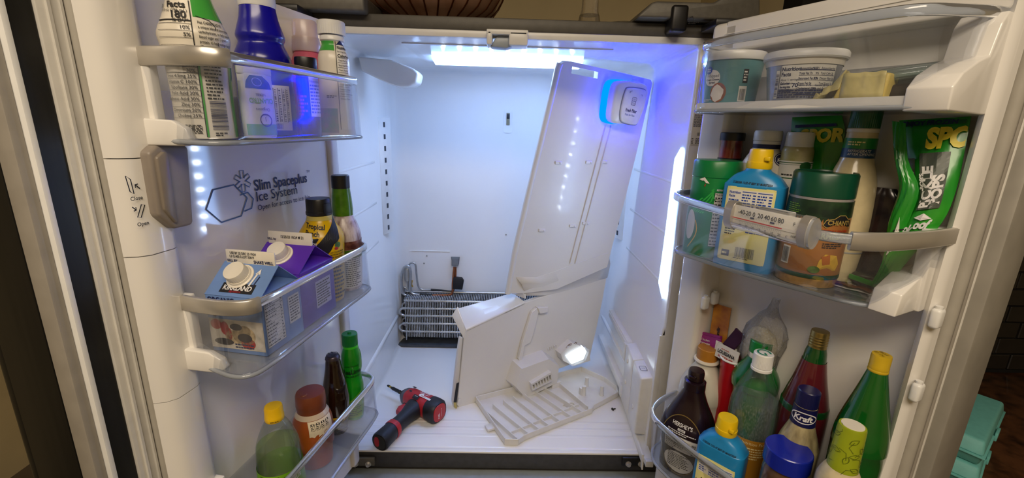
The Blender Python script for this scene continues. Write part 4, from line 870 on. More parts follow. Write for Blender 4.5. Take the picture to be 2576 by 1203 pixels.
# blue creamer
s = Sil(FL, -.020, [(14, 592, 685), (45, 587, 690), (76, 582, 703), (94, 583, 711), (108, 588, 706), (125, 586, 716), (150, 584, 732), (180, 592, 738), (260, 605, 748), (344, 622, 757)], Zf)
T = s.thing('creamer_bottle', 'cobalt blue creamer bottle with white cap', 'bottle')
b = Body(smp(rounded_base([(0, s.prof[0][1])]+s.prof[1:], .005), 3)); b.part('bottle', m_bluep, T, 48); zt = b.S[-1][0]; r = b.S[-1][1]; f = s.face()
obj('cap', Body([(zt-.002, r*1.03), (zt+.001, r*1.06), (zt+.028, r*1.03), (zt+.031, r*.95), (zt+.032, r*.5)]).mesh(40), m_white, T, 40)
pr = Print(T, b.wrap(f+12), 'back_label'); za, zc = s.z(310, 700)-.010, s.z(176, 690)-.026; pr.rect(-.036, .026, za, zc, m_paper, nx=24)
for i in range(9): pr.rect(-.030+i*.006, -.0292+i*.006, za+.012, zc-.004, m_ink, 2, nx=1); pr.bars(-.0285+i*.006, -.0262+i*.006, za+.013, zc-.006, m_navy, 16, 2, True, i)
pr.bars(-.008, .010, za+.002, za+.010, m_ink, 18); pr.done()
# herb tube (upside down print)
s = Sil(FL, -.083, [(185, 580, 660), (345, 628, 712)], Zf)
T = s.thing('herb_paste_tube', 'white squeeze tube of green herb paste standing in front of the blue bottle', 'tube', rz=math.radians(-20))
m_tubew = mat('tube_white', '#d7d8cf', .35, var=.04); H = .080; b = Body([(0, .018, .011, 3), (.002, .0195, .012, 3), (.012, .020, .0125, 3), (.045, .0215, .010, 3), (.070, .022, .006, 3), (H, .0225, .002, 3)])
o_ = b.part('tube', m_tubew, T, 36); T.rotation_euler[1] = 0
obj('crimp', box(-.0225, .0225, -.0015, .0015, H-.001, H+.008, .0005), m_tubew, T); b.band('green_band', mat('lime_print', '#6fae3a', .35), T, .004, .018, -75, 75, .0005); b.band('leaf_print', mat('leaf_green', '#2c5a2c', .4, var=.4, scale=60), T, .062, .078, -70, 70, .0005)
pr = Print(T, b.front(), 'tube_print'); lg = mat('lime_ink', '#7fb53a', .4)
pr.text('CILANTRO', .0, .050, .0085, lg, align='CENTER', rot=PI, narrow=.75, bold=.03); pr.text('HERBS', .0, .056, .0045, m_ink, align='CENTER', rot=PI); pr.text('Organics', 0, .038, .0052, m_ink, align='CENTER', rot=PI)
pr.line(ngon(.002, .023, .0075, .0075, 20, 0), .0014, m_ink, closed=True); pr.text('J', .002, .026, .007, m_ink, align='CENTER', rot=PI); pr.line(ngon(-.002, .070, .006, .005, 16, 0), .0007, m_tubew, 3, closed=True); pr.done()
# small dark bottle with black cap
s = Sil(FL, -.077, [(175, 735, 792), (250, 750, 803), (344, 762, 814)], Zf)
T = s.thing('sauce_bottle', 'small dark sauce bottle with flat black cap', 'bottle'); r = s.prof[0][1]
b = Body(smp(rounded_base([(0, r), (s.prof[-1][0]-.012, r), (s.prof[-1][0]-.004, r*.96), (s.prof[-1][0]+.002, r*.88)], .003), 3)); b.part('bottle', mat('dark_sauce', '#2b2431', .2, var=.4, scale=50, col2='#4b3b36'), T); f = s.face()
zt = b.S[-1][0]; obj('cap', Body([(zt-.001, r*1.04), (zt, r*1.06), (zt+.013, r*1.05), (zt+.0155, r*1.0), (zt+.016, r*.5)]).mesh(40), m_black, T, 40)
pr = Print(T, b.wrap(f+30), 'label_print'); pr.rect(-.006, .012, .03, .088, m_paper); pr.text('Nutrition', -.005, .080, .0048, m_ink); pr.fine(-.005, .011, .034, .078, 9, m_slate, seed=4); pr.done()
pr = Print(T, b.wrap(f-28), 'label_print'); pr.rect(-.016, .008, .018, .086, mat('dark_blue_label', '#27316e', .35, var=.2, scale=60)); pr.fine(-.014, .006, .03, .062, 6, mat('speckle_red', '#b5474b', .5), 2, .6, 8); pr.done()
# pink shake
s = Sil(FL, -.010, [(126, 728, 790), (140, 727, 800), (165, 730, 815), (190, 735, 822), (344, 762, 838)], Zf)
T = s.thing('shake_bottle', 'pink shake bottle with translucent cap', 'bottle'); b = Body(smp(rounded_base([(0, s.prof[0][1])]+s.prof[1:], .004), 3)); b.part('bottle', mat('pink_plastic', '#d4657f', .25, var=.06), T); zt, r = b.S[-1][0], b.S[-1][1]
m_fc = clear('frosted_cap', '#f6e6e2', .5, .3, .3, '#f0e0da'); obj('collar', Body([(zt-.002, r*1.16), (zt+.002, r*1.22), (zt+.012, r*1.20), (zt+.022, r*1.14)]).mesh(40), m_fc, T, 40); obj('cap', Body([(zt+.020, r*1.06), (zt+.046, r*1.02), (zt+.049, r*.95), (zt+.0495, r*.4)]).mesh(40), m_fc, T, 40)
pr = Print(T, b.wrap(s.face()), 'label_print'); pr.text('na.', .022, zt-.016, .016, m_ink, bold=.02); pr.line([(.022+.010*math.cos(i*.3), zt-.026+.008*math.sin(i*.3)) for i in range(12)], .0014, mat('orange_ink', '#d98a4a', .4)); pr.done()
# second white and green shake
s = Sil(FL, -.064, [(101, 797, 856), (108, 799, 855), (114, 800, 856), (130, 800, 868), (150, 801, 879), (190, 805, 885), (335, 820, 906)], Zf)
T = s.thing('shake_bottle', 'white and green nutrition shake bottle with ribbed white cap', 'bottle'); b = Body(smp(rounded_base([(0, s.prof[0][1])]+s.prof[1:], .004), 3)); b.part('bottle', m_offw, T, 48); zt, r = b.S[-1][0], b.S[-1][1]; f = s.face()
obj('neck_ring', Body([(zt-.002, r*.98), (zt, r*1.08), (zt+.006, r*1.08), (zt+.008, r*1.0)]).mesh(40), m_white, T, 40); capped(T, m_white, r*1.22, zt+.009, zt+.031)
b.band('green_sleeve', m_greenp, T, s.z(135, 850), zt-.002, f-80, f+6, .0005); pr = Print(T, b.wrap(f+2), 'label_print'); zA, zB = s.z(325, 860), s.z(112, 850)
pr.rect(.0035, .024, zA, zB-.005, m_paper, 1).rect(.003, .0040, zA, zB, m_ink, 2, nx=1).poly([(.004, zB-.006), (.024, zB-.006), (.012, zB+.003)], m_navy, 2)
pr.text('Nutrition', .0055, zB-.012, .0072, m_ink, 3, bold=.03, narrow=.8); pr.text('Serving size', .0055, zB-.0175, .0036, m_ink, 3); pr.text('Calories', .0055, zB-.0255, .0068, m_ink, 3, bold=.02)
for i in range(9): z = zB-.032-i*.0078; pr.rect(.005, .024, z+.0052, z+.0056, m_ink, 3); pr.text(('Total Fat 9g', 'Saturated Fat 1g', 'Trans Fat 0g', 'Polyunsaturated', 'Monounsaturated', 'Cholesterol 10mg', 'Sodium 210mg', 'Total Carbohydrate', 'Dietary Fiber')[i], .0065, z, .0038, m_ink, 3, narrow=.85)
pr.fine(-.016, .0, zA+.052, zA+.057, 2, m_ink); b.band('lower_print', mat('mottled_sleeve', '#7fa78f', .4, var=.4, scale=60, col2='#c998a8'), T, .004, .045, f-70, f+2, .0005); pr.done()

# ================================================================== left door, middle bin
Zf = .5325
def milk_carton(nm, label, x0, x1, y0, y1, ze, zr, body_m, face_print, side_print, fin=.026):
    """gable-top carton; ridge runs along x; front slope faces the viewer at -x"""
    cx, cy = (x0+x1)/2, (y0+y1)/2; T = thing(nm, label, 'carton', (cx, cy, Zf), 0, None, FL); w, d = (x1-x0)/2, (y1-y0)/2; ze -= Zf; zr -= Zf
    obj('carton_body', box(-w, w, -d, d, 0, ze, .0015), body_m, T, 30)
    # roof: two slopes (facing -x and +x) meeting in a ridge along y, gussets on -y / +y folded in
    v = [(-w, -d, ze), (w, -d, ze), (w, d, ze), (-w, d, ze), (0, -d, zr), (0, d, zr), (0, -d*.35, zr-.004), (0, d*.35, zr-.004)]
    rf = obj('carton_roof', (v, [[0, 4, 5, 3], [1, 2, 5, 4]]), body_m, T, 0, solid=.0012)
    obj('roof_gusset', ([v[0], v[1], v[4], (0, -d*.30, ze+(zr-ze)*.55)], [[0, 1, 3], [0, 3, 2], [1, 2, 3]]), body_m, T, 0); obj('roof_gusset', ([v[3], v[2], v[5], (0, d*.30, ze+(zr-ze)*.55)], [[0, 3, 1], [0, 2, 3], [1, 3, 2]]), body_m, T, 0)
    fn_ = obj('gable_fin', box(-.0014, .0014, -d*.9, d*.9, zr-.002, zr+fin, .0008), m_offw, T, 30)
    sl = V((w, 0, zr-ze)).normalized(); nn = V((-sl.z, 0, sl.x)); mid = V((-w*.42, d*.10, ze+(zr-ze)*.58))
    q = nn.to_track_quat('Z', 'Y').to_matrix().to_4x4(); M = Matrix.Translation(mid) @ q
    obj('spout', xf(Body([(0, .019), (.002, .019), (.003, .0165), (.006, .0155)]).mesh(32), M), m_offw, T, 40)
    n = 64; rings = [[((r-(.0005 if j % 2 and k else 0))*math.cos(2*PI*j/n), (r-(.0005 if j % 2 and k else 0))*math.sin(2*PI*j/n), z) for j in range(n)] for z, r, k in ((.005, .0150, 1), (.0165, .0146, 1), (.0182, .0138, 0), (.0186, .006, 0))]
    obj('cap', xf(loft(rings), M), m_offw, T, 35)
    slope = plane_map((-w, 0, ze), (0, -1, 0), sl, nn)
    fin_map = plane_map((-.0016, 0, zr), (0, -1, 0), (0, 0, 1), (-1, 0, 0)); face = plane_map((-w, 0, 0), (0, -1, 0), (0, 0, 1), (-1, 0, 0)); side = plane_map((0, -d, 0), (1, 0, 0), (0, 0, 1), (0, -1, 0))
    face_print(T, w, d, ze, zr, slope, face, fin_map); side_print(T, w, d, ze, side)
    return T
m_cblue = mat('carton_blue', '#6f8fc6', .3, var=.05); m_cpur = mat('carton_purple', '#5a2fb0', .28, var=.05)
m_rdp = mat('strawberry_red', '#c42a22', .45, var=.25, scale=60); m_crumb = mat('crumble_cream', '#cdb48a', .55, var=.3, scale=120); m_dk = mat('berry_dark', '#2b2225', .5, var=.2)
def f1(T, w, d, ze, zr, slope, face, fin):
    pr = Print(T, slope, 'roof_print', .0008); pr.rect(-d*.55, d*.62, .0055, .0205, m_ink, 1); pr.text('KIRKLAND', .0015, .0098, .0105, wt, 2, align='CENTER', bold=.03, narrow=.86); pr.text('Signature', .0, .0062, .0048, m_red, 2, align='CENTER', shear=.3)
    pr.line([(.016, .018), (.020, .040)], .0028, wt); pr.poly([(.016, .037), (.024, .037), (.0215, .046)], wt, 2); pr.line([(.022, .016), (.025, .034)], .0016, m_navy); pr.done()
    pr = Print(T, fin, 'fin_print', .0004); pr.text('USE BY 25 DEC 23 19:24', -d*.72, .013, .0050, m_ink, bold=.02, narrow=.8); pr.text('L3 G1455 S LOT 32619', -d*.74, .0080, .0050, m_ink, bold=.02, narrow=.8); pr.text('SHAKE WELL', d*.85, .0012, .0062, m_navy, align='RIGHT', bold=.03, narrow=.85); pr.done(); pr = Print(T, fin, 'sell_by_print', .0004); pr.text('SELL BY', -d*.85, .0016, .0048, m_navy, bold=.03); pr.done()
    pr = Print(T, face, 'picture_print', .0004); pr.rect(-d*.98, d*.98, ze*.08, ze*.60, mat('picture_cream', '#ddd3c2', .4, var=.2, scale=90), 1); pr.rect(-d*.98, d*.98, ze*.60, ze*.86, m_cblue, 1)
    pr.text('ORGANIC', -d*.9, ze*.90, .009, m_navy, 2, bold=.03); pr.text('CS', d*.5, ze*.90, .009, m_ink, 2, bold=.04); pr.fine(-d*.2, d*.8, ze*.74, ze*.88, 3, wt, 2, .5)
    pr.line([(-d*.9, ze*.82), (-d*.55, ze*.82), (-d*.55, ze*.68), (-d*.72, ze*.64), (-d*.9, ze*.68)], .0012, m_ink, closed=True)
    for x, z, rx, rz_, m in ((.25, .34, .42, .17, m_crumb), (.0, .48, .22, .06, m_dk), (.28, .30, .26, .08, m_dk), (.30, .42, .22, .10, m_crumb), (-.10, .30, .34, .12, m_crumb), (-.72, .50, .2, .09, m_rdp), (-.42, .44, .15, .12, m_rdp), (-.30, .34, .13, .12, m_rdp), (.38, .20, .26, .10, m_rdp), (.30, .25, .1, .08, m_rdp), (-.5, .2, .35, .06, m_dk)): pr.disc(x*d, z*ze, rx*d, rz_*ze, m, 2 if m is not m_dk else 3)
    pr.fine(-d*.1, d*.9, ze*.10, ze*.20, 2, m_navy, 4, .5); pr.done()
def s1(T, w, d, ze, side):
    pr = Print(T, side, 'side_print', .0004); pr.facts(-w*.92, -w*.02, ze*.12, ze*.98, m_ink, m_paper, rows=13); pr.rect(w*.25, w*.85, ze*.30, ze*.80, m_paper); pr.fine(w*.30, w*.80, ze*.33, ze*.78, 9, m_ink); pr.done()
def f2(T, w, d, ze, zr, slope, face, fin):
    pr = Print(T, fin, 'fin_print', .0004); pr.text('12/25/23 18:24 M 21', -d*.35, .010, .0062, m_ink, bold=.015, narrow=.8); pr.text('SELL by', -d*.92, .006, .0048, m_navy, bold=.03); pr.done()
def s2(T, w, d, ze, side):
    pr = Print(T, side, 'side_print', .0004); pr.rect(-w*.2, w*.7, ze*.22, ze*.72, mat('lilac_paper', '#cfc9e4', .5)); pr.fine(-w*.15, w*.65, ze*.25, ze*.69, 9, m_ink); pr.done()
c1 = FL.P(655, 780, -.088); x0 = c1.x; x1 = FL.P(752, 720, -.088).x
milk_carton('milk_carton', 'light blue drink carton with cream screw cap', x0, x1, -.090, -.004, .618, .653, m_cblue, f1, s1, .019)
x2 = FL.P(838, 660, -.088).x
milk_carton('milk_carton', 'purple drink carton with cream screw cap behind the light blue one', x1+.002, x2, -.088, -.002, .624, .658, m_cpur, f2, s2, .020)
# tropical punch
s = Sil(FL, -.048, [(540, 768, 830), (552, 764, 833), (565, 757, 843), (590, 743, 861), (615, 744, 862), (640, 748, 862), (700, 765, 868), (760, 780, 872)], Zf)
m_yel = mat('sunny_yellow_sleeve', '#e0b400', .28, var=.06); T = s.thing('juice_bottle', 'yellow and black tropical punch bottle with black cap', 'bottle'); b = Body(smp(rounded_base([(0, s.prof[0][1])]+s.prof[1:], .004), 3)); b.part('bottle', m_yel, T, 48); zt, r = b.S[-1][0], b.S[-1][1]; f = s.face()
b.band('neck', mat('pale_juice', '#c8b860', .2), T, zt-.008, zt, off=.0006, nz=3); obj('cap', Body([(zt-.001, r*1.02), (zt+.001, r*1.10), (zt+.006, r*1.10), (zt+.007, r*1.06), (zt+.026, r*1.04), (zt+.029, r*.97), (zt+.0295, r*.4)]).mesh(48), m_black, T, 35); obj('cap_hinge', box(-.008, .008, -r*1.12, -r*1.0, zt+.004, zt+.022, .001), m_black, T, rot=(0, 0, math.radians(f+40)))
pr = Print(T, b.wrap(f), 'label_print'); z = s.z(570, 790); pr.text('Tropical', -.026, z, .0115, m_dk, bold=.03, rot=-.12, narrow=.85); pr.text('Punch', -.026, z-.0115, .0115, m_dk, bold=.03, rot=-.12, narrow=.85)
zs = s.z(592, 770); pr.poly([(-.040, zs-.004), (-.026, zs+.002), (-.004, zs-.008), (-.012, zs-.020), (-.022, zs-.026), (-.034, zs-.022)], m_ink); pr.text('SUPERIOR', -.035, zs-.008, .0062, wt, 3, bold=.02, rot=-.12, narrow=.8); pr.text('HYDRATION', -.036, zs-.0155, .0062, wt, 3, bold=.02, rot=-.12, narrow=.8)
pr.strip([(-.018+i*.0036, zs-.052+max(0, i-3)*.0037, zs-.028+i*.0032+(i*i)*.00007) for i in range(15)], m_ink, 1, 12)
pr.poly([(.012, zs-.034), (.020, zs-.020), (.034, zs-.014), (.040, zs-.030), (.036, zs-.048), (.018, zs-.048)], m_yel, 3); pr.disc(.027, zs-.022, .006, .0055, mat('fruit_green', '#4d7a32', .5, var=.3, scale=200), 4); pr.disc(.024, zs-.028, .004, .003, m_rdp, 4)
for i, t in enumerate(('NO COLORS FROM', 'ARTIFICIAL SOURCES', '10% Cane of Water')): pr.text(t, .026, zs-.036-.0045*i, .0038, m_ink, 4, align='CENTER', narrow=.8, bold=.02)
pr.text('Nutrition Facts', .024, zs-.056, .0075, m_ink, 4, align='CENTER', bold=.03, narrow=.8); pr.fine(.010, .040, .006, zs-.060, 9, m_ink, 4); pr.disc(.004, zs-.046, .006, .005, mat('peach_print', '#d8803a', .5), 2); pr.done()
# green sauce bottle
s = Sil(FL, -.058, [(474, 829, 873), (500, 828, 878), (528, 830, 883), (543, 832, 884), (560, 828, 897), (585, 824, 909), (610, 824, 909), (700, 838, 914), (740, 845, 915)], Zf)
m_gsa = mat('olive_sleeve', '#4d7d16', .25, var=.25, scale=60, col2='#33600f'); m_lat = mat('frosty_residue', '#cfc4c8', .3, var=.5, scale=45, col2='#5d2420', stretch=(3, 3, .6))
T = s.thing('sauce_bottle', 'green necked glass sauce bottle with black cap behind the punch bottle', 'bottle'); b = Body(smp(rounded_base([(0, s.prof[0][1])]+s.prof[1:], .004), 3)); b.part('bottle', m_lat, T, 48); zt, r = b.S[-1][0], b.S[-1][1]; f = s.face()
b.band('neck_sleeve', m_gsa, T, s.z(541, 860), zt, off=.0006, nz=10); b.band('label_band', m_gsa, T, s.z(636, 880), s.z(615, 880), off=.0006); b.band('sauce', mat('brown_herbs', '#4a2119', .4, var=.5, scale=80, col2='#8f5a44'), T, s.z(614, 880), s.z(594, 880), off=.0005); b.band('paper_label', m_paper, T, .008, s.z(637, 880), off=.0006)
capped(T, m_black, r*1.08, zt, zt+.024, ridges=30, rib=.0004); pr = Print(T, b.wrap(f+8), 'label_print'); z = s.z(634, 880); pr.text('Nutrition Facts', -.006, z, .0070, m_ink, 3, bold=.03, narrow=.8); pr.fine(-.006, .024, .010, z-.002, 14, m_ink, 3); pr.done()

# ================================================================== left door, bottom bin
Zf = .2415
m_pet = clear('clear_bottle', '#f6faf6', .04, .05, .4); m_ycap = mat('yellow_cap', '#e6b90c', .35, var=.04); m_limel = mat('lime_label', '#7fb51f', .3, var=.25, scale=20, col2='#5a9a10')
s = Sil(FL, -.050, [(1056, 662, 710), (1070, 652, 724), (1095, 643, 745), (1120, 638, 755), (1160, 640, 762), (1203, 645, 768)], Zf)
T = s.thing('drink_bottle', 'clear plastic bottle with yellow cap and lime green label', 'bottle'); pf = s.prof; r0 = pf[0][1]
b = Body(smp(rounded_base([(0, r0*.95), (.03, r0*1.0), (.06, r0*.97)]+[q for q in pf if q[0] > .08], .006), 3)); b.part('bottle', m_pet, T, 48); zt, r = b.S[-1][0], b.S[-1][1]; f = s.face(); zl = s.z(1165, 700)
b2 = Body([(z, max(.004, q*.965), max(.004, q2*.965), e) for z, q, q2, e in b.S if .004 < z < s.z(1105, 700)]); b2.part('drink', clear('lime_drink', '#e6f2c4', .10, .1, .2, '#c3d690'), T)
b.band('label', m_limel, T, .02, zl, off=.0007, nz=10); pr = Print(T, b.wrap(f), 'label_print'); pr.text('GREEN TEA', .002, zl-.010, .0062, m_ink, 2, bold=.03, narrow=.8); pr.text('CITRUS', .002, zl-.020, .0095, wt, 2, bold=.03, narrow=.9); pr.fine(.002, .026, zl-.042, zl-.023, 4, m_ink); pr.rect(-.034, -.004, zl-.004, zl-.003, m_ink); pr.fine(-.030, -.006, zl-.045, zl-.008, 5, m_ink, seed=6); pr.rect(.008, .026, zl-.056, zl-.046, m_ink); pr.done()
obj('cap', Body([(zt-.002, r*1.02), (zt, r*1.10), (zt+.006, r*1.10), (zt+.007, r*1.06), (zt+.020, r*1.04), (zt+.023, r*.96), (zt+.0235, r*.3)]).mesh(48), m_ycap, T, 35)
pr = Print(T, lambda x, z, off: Body([(0, r*1.1), (9, r*1.1)]).surf(math.radians(f-90)+x/r, z, off), 'cap_print', .0008); pr.fine(-.006, .008, zt+.001, zt+.004, 1, mat('stamp_ink', '#6a5312', .5)); pr.done()
# caramel creamer
s = Sil(FL, -.052, [(1028, 743, 818), (1042, 734, 828), (1060, 731, 836), (1110, 738, 839), (1160, 748, 842)], Zf)
T = s.thing('creamer_bottle', 'caramel creamer bottle with wide brown flip cap', 'bottle'); pf = s.prof; b = Body(smp(rounded_base([(0, pf[0][1]*.94), (.04, pf[0][1]*.96), (.07, pf[0][1]*.9)]+pf, .005), 3)); m_car = mat('caramel_sleeve', '#b25a26', .3, var=.3, scale=14, col2='#7a3414'); b.part('bottle', m_car, T, 48); zt, r = b.S[-1][0], b.S[-1][1]; f = s.face()
m_bcap = mat('brown_cap', '#7e3f24', .38, var=.06); obj('cap', Body([(zt-.001, r*1.02), (zt+.010, r*1.05), (zt+.011, r*1.07), (zt+.030, r*1.04), (zt+.034, r*.97), (zt+.0345, r*.4)]).mesh(56), m_bcap, T, 35); obj('cap_button', Body([(zt+.034, .006), (zt+.0355, .005)]).mesh(20), m_bcap, T, 40, loc=(-.012, .004, 0))
b.band('neck_edge', mat('clear_shoulder', '#c9b7a2', .2), T, zt-.008, zt, off=.0005, nz=3)
pr = Print(T, b.wrap(f+14), 'label_print'); zl = s.z(1034, 780); pr.strip([(-.016+i*.004, zl-.046-.012*math.sin(i*.5), zl-.006) for i in range(12)], mat('cream_label', '#e3d5bd', .35, var=.1, scale=60), 1, 10)
for i in range(4): pr.line(rrect(-.012+i*.0085, -.006+i*.0085, zl-.022, zl-.010, .0015), .0006, m_ink, closed=True); pr.rect(-.0115+i*.0085, -.0065+i*.0085, zl-.0135, zl-.0105, m_ink); pr.fine(-.0115+i*.0085, -.0065+i*.0085, zl-.020, zl-.014, 2, m_ink, 3)
pr.text('Caramel', .008, zl-.036, .0105, mat('rust_ink', '#8e2f1a', .4), 2, rot=.15, shear=.25, narrow=.85); pr.rect(.008, .026, zl-.046, zl-.040, m_slate, 2); pr.disc(.012, zl-.058, .012, .009, m_offw, 2); pr.disc(.018, zl-.064, .007, .006, m_offw, 2); pr.done()
pr = Print(T, b.wrap(f+70), 'side_print'); bi = mat('pale_blue_ink', '#5f74b8', .4); pr.text('Yndor', -.012, .052, .014, bi, shear=.3, rot=PI, align='RIGHT'); pr.text('duuk', -.012, .066, .014, bi, shear=.3, rot=PI, align='RIGHT'); pr.text('CREAMER', .0, .016, .008, bi, rot=.6); pr.done()
# beer bottle
s = Sil(FL, -.046, [(904, 812, 846), (915, 810, 850), (930, 809, 853), (950, 808, 861), (968, 810, 873), (985, 813, 881), (1000, 816, 885), (1150, 845, 893)], Zf)
T = s.thing('beer_bottle', 'brown glass beer bottle with crown cap and yellow label', 'bottle'); b = Body(smp(rounded_base([(0, s.prof[0][1])]+s.prof[1:], .004), 3)); b.part('bottle', mat('brown_glass', '#20100a', .08, var=.2, coat=.6), T, 48); zt, r = b.S[-1][0], b.S[-1][1]; f = s.face()
n = 42; obj('crown_cap', loft([[((q+(.0009 if j % 2 else 0)*k)*math.cos(2*PI*j/n), (q+(.0009 if j % 2 else 0)*k)*math.sin(2*PI*j/n), z) for j in range(n)] for z, q, k in ((zt-.004, r*1.12, 1), (zt-.001, r*1.10, 1), (zt+.003, r*1.02, 0), (zt+.0045, r*.85, 0), (zt+.0047, r*.3, 0))]), mat('crown_metal', '#5b5560', .35, metal=.8), T, 40)
Print(T, plane_map((0, 0, zt+.0047), (.5, .86, 0), (-.86, .5, 0), (0, 0, 1)), 'cap_print', .0003).text('DC', -.008, -.004, .012, m_ink, bold=.06).line(ngon(0, 0, .0105, .0105, 20, 0), .001, m_dk, closed=True).done()
b.band('label', m_yel, T, .03, s.z(1020, 860), off=.0006); pr = Print(T, b.wrap(f), 'label_print'); zl = s.z(1020, 860); pr.text('Nutrition Facts', .003, zl-.009, .0082, m_ink, 2, bold=.03, narrow=.8, align='CENTER'); pr.rect(-.026, .028, zl-.013, zl-.0115, m_ink).fine(-.024, .026, zl-.020, zl-.015, 1, m_ink); pr.text('Calories 180', .003, zl-.030, .0095, m_ink, 2, bold=.03, narrow=.8, align='CENTER'); pr.rect(-.026, .028, zl-.034, zl-.032, m_ink); pr.fine(-.024, .026, zl-.070, zl-.037, 8, m_ink); pr.done()
# lime juice
s = Sil(FL, -.058, [(877, 852, 890), (885, 852, 897), (895, 853, 905), (920, 855, 909), (938, 858, 906), (950, 861, 908), (965, 864, 918), (1000, 870, 921), (1100, 888, 930)], Zf)
m_lime = mat('lime_green_plastic', '#18a01f', .18, var=.2, scale=10, coat=.4, sss=.0, col2='#0c7a18'); T = s.thing('lime_juice_bottle', 'bright green lime juice bottle with dark green ribbed cap', 'bottle'); b = Body(smp(rounded_base([(0, s.prof[0][1])]+s.prof[1:], .004), 3)); b.part('bottle', m_lime, T, 48); zt, r = b.S[-1][0], b.S[-1][1]; f = s.face()
capped(T, mat('dark_green_cap', '#0c7a36', .35, var=.05), r*1.10, zt+.002, zt+.027, ridges=30); obj('cap_tip', Body([(zt+.027, .004), (zt+.030, .0035), (zt+.0305, .002)]).mesh(16), MATS['dark_green_cap'], T, 40); obj('neck_ring', Body([(zt-.004, r*1.0), (zt-.003, r*1.08), (zt+.002, r*1.08)]).mesh(40), mat('neon_green', '#3fd02e', .2), T, 40)
pr = Print(T, b.wrap(f), 'label_print'); dgk = mat('dark_green_ink', '#06360f', .4); z = s.z(930, 885); pr.text('ReaLime', 0, z, .0150, dgk, align='CENTER', bold=.03, narrow=.72); pr.text('100% LIME JUICE', 0, z-.008, .0044, dgk, align='CENTER', bold=.02); pr.text('Sweet Squeezed', 0, z+.017, .0045, dgk, align='CENTER'); zl = s.z(980, 900); pr.strip([(-.020+i*.0045, zl-.045, zl+.004*i-.014) for i in range(9)], m_limel, 1); pr.fine(-.016, .014, zl-.040, zl-.012, 6, dgk, 2); pr.done()
# ================================================================== right door, top bin
Zf = .8975
def sbody(s, r=.004, k=3, top=()): return Body(smp(rounded_base([(0, s.prof[0][1])]+[q for q in s.prof[1:] if q[0] > .006]+list(top), r), k))
m_tealp = mat('teal_tub', '#5f9296', .3, var=.1, scale=10)
s = Sil(FR, -.035, [(152, 1768, 1924), (200, 1770, 1916), (255, 1773, 1908)], Zf)
T = s.thing('cream_cheese_tub', 'teal whipped cream cheese tub with white lid', 'tub'); b = sbody(s); b.part('tub', m_tealp, T, 56); zt, r = b.S[-1][0], b.S[-1][1]; f = s.face()
obj('lid', Body([(zt-.004, r*1.035), (zt-.003, r*1.05), (zt+.006, r*1.05), (zt+.009, r*1.02), (zt+.0095, r*.9), (zt+.008, r*.88), (zt+.008, r*.2)]).mesh(64), m_white, T, 35)
pr = Print(T, b.wrap(f), 'label_print'); m_roy = mat('royal_blue_ink', '#2147a8', .4); m_tt = mat('grey_text', '#5d6470', .5)
pr.disc(-.030, .040, .014, .0125, m_paper, 1); pr.disc(-.037, .052, .0065, .006, m_roy, 2); pr.text('great', -.037, .0525, .0036, wt, 3, align='CENTER', bold=.02); pr.text('value', -.037, .0495, .0036, wt, 3, align='CENTER', bold=.02)
pr.text('Whipped', -.029, .041, .0070, m_tt, 2, align='CENTER', narrow=.85); pr.text('Cream Cheese', -.029, .0362, .0040, m_navy, 2, align='CENTER', bold=.02); pr.text('Spread', -.029, .0318, .0040, m_navy, 2, align='CENTER', bold=.02)
m_bag = mat('bagel_brown', '#a9622f', .5, var=.25, scale=80); m_wc = mat('whipped_cream', '#ece4d8', .5, var=.12, scale=60); pr.disc(-.017, .0175, .0125, .0150, m_bag, 2); pr.poly([(-.018+.0098*(1+.12*math.sin(i*2.6))*math.cos(i*.42), .0165+.0125*(1+.1*math.sin(i*1.9))*math.sin(i*.42)) for i in range(15)], m_wc, 3)
pr.rect(.013, .025, .004, .027, m_paper); pr.bars(.0145, .0235, .006, .023, m_ink, 18); pr.rect(.017, .0245, .032, .052, m_ink, 1); pr.fine(.0178, .0238, .034, .050, 4, m_paper, 2, .55); pr.fine(-.042, -.026, .004, .008, 2, m_paper); pr.done()
s = Sil(FR, -.045, [(152, 1929, 2128), (200, 1932, 2113), (250, 1934, 2096)], Zf)
m_sil = mat('silver_tub', '#a9abb1', .25, metal=.4, var=.05); T = s.thing('spread_tub', 'silver spread tub with white lid and nutrition facts print', 'tub'); b = sbody(s); b.part('tub', m_sil, T, 64); zt, r = b.S[-1][0], b.S[-1][1]; f = s.face()
b.band('rim_band', m_offw, T, zt-.010, zt, off=.001, nz=2); obj('lid', Body([(zt-.002, r*1.06), (zt, r*1.09), (zt+.006, r*1.09), (zt+.009, r*1.05), (zt+.0095, r*.95), (zt+.0085, r*.92), (zt+.0085, r*.2)]).mesh(64), m_white, T, 35)
pr = Print(T, b.wrap(f), 'label_print'); z1 = zt-.011; z0 = .016; pr.rect(-.026, .042, z0, z1, m_paper, 1); pr.line([(-.0255, z0), (.0415, z0), (.0415, z1), (-.0255, z1)], .0005, m_navy, closed=True)
pr.text('Nutrition', -.0245, z1-.007, .0066, m_navy, 2, bold=.03, narrow=.9); pr.text('Facts', -.0245, z1-.0135, .0066, m_navy, 2, bold=.03, narrow=.9)
for i, t in enumerate(('About 11 servings', 'per container', 'Serving size', '2 Tbsp (28g)')): pr.text(t, -.0245, z1-.0195-.0046*i, .0040, m_navy, 2, narrow=.72, bold=.03 if i > 1 else 0)
pr.text('Calories', -.0245, z0+.0055, .0044, m_navy, 2, bold=.03, narrow=.8); pr.text('per serving', -.0245, z0+.0015, .0034, m_navy, 2, narrow=.8); pr.text('70', -.0095, z0+.002, .0070, m_navy, 2, bold=.03)
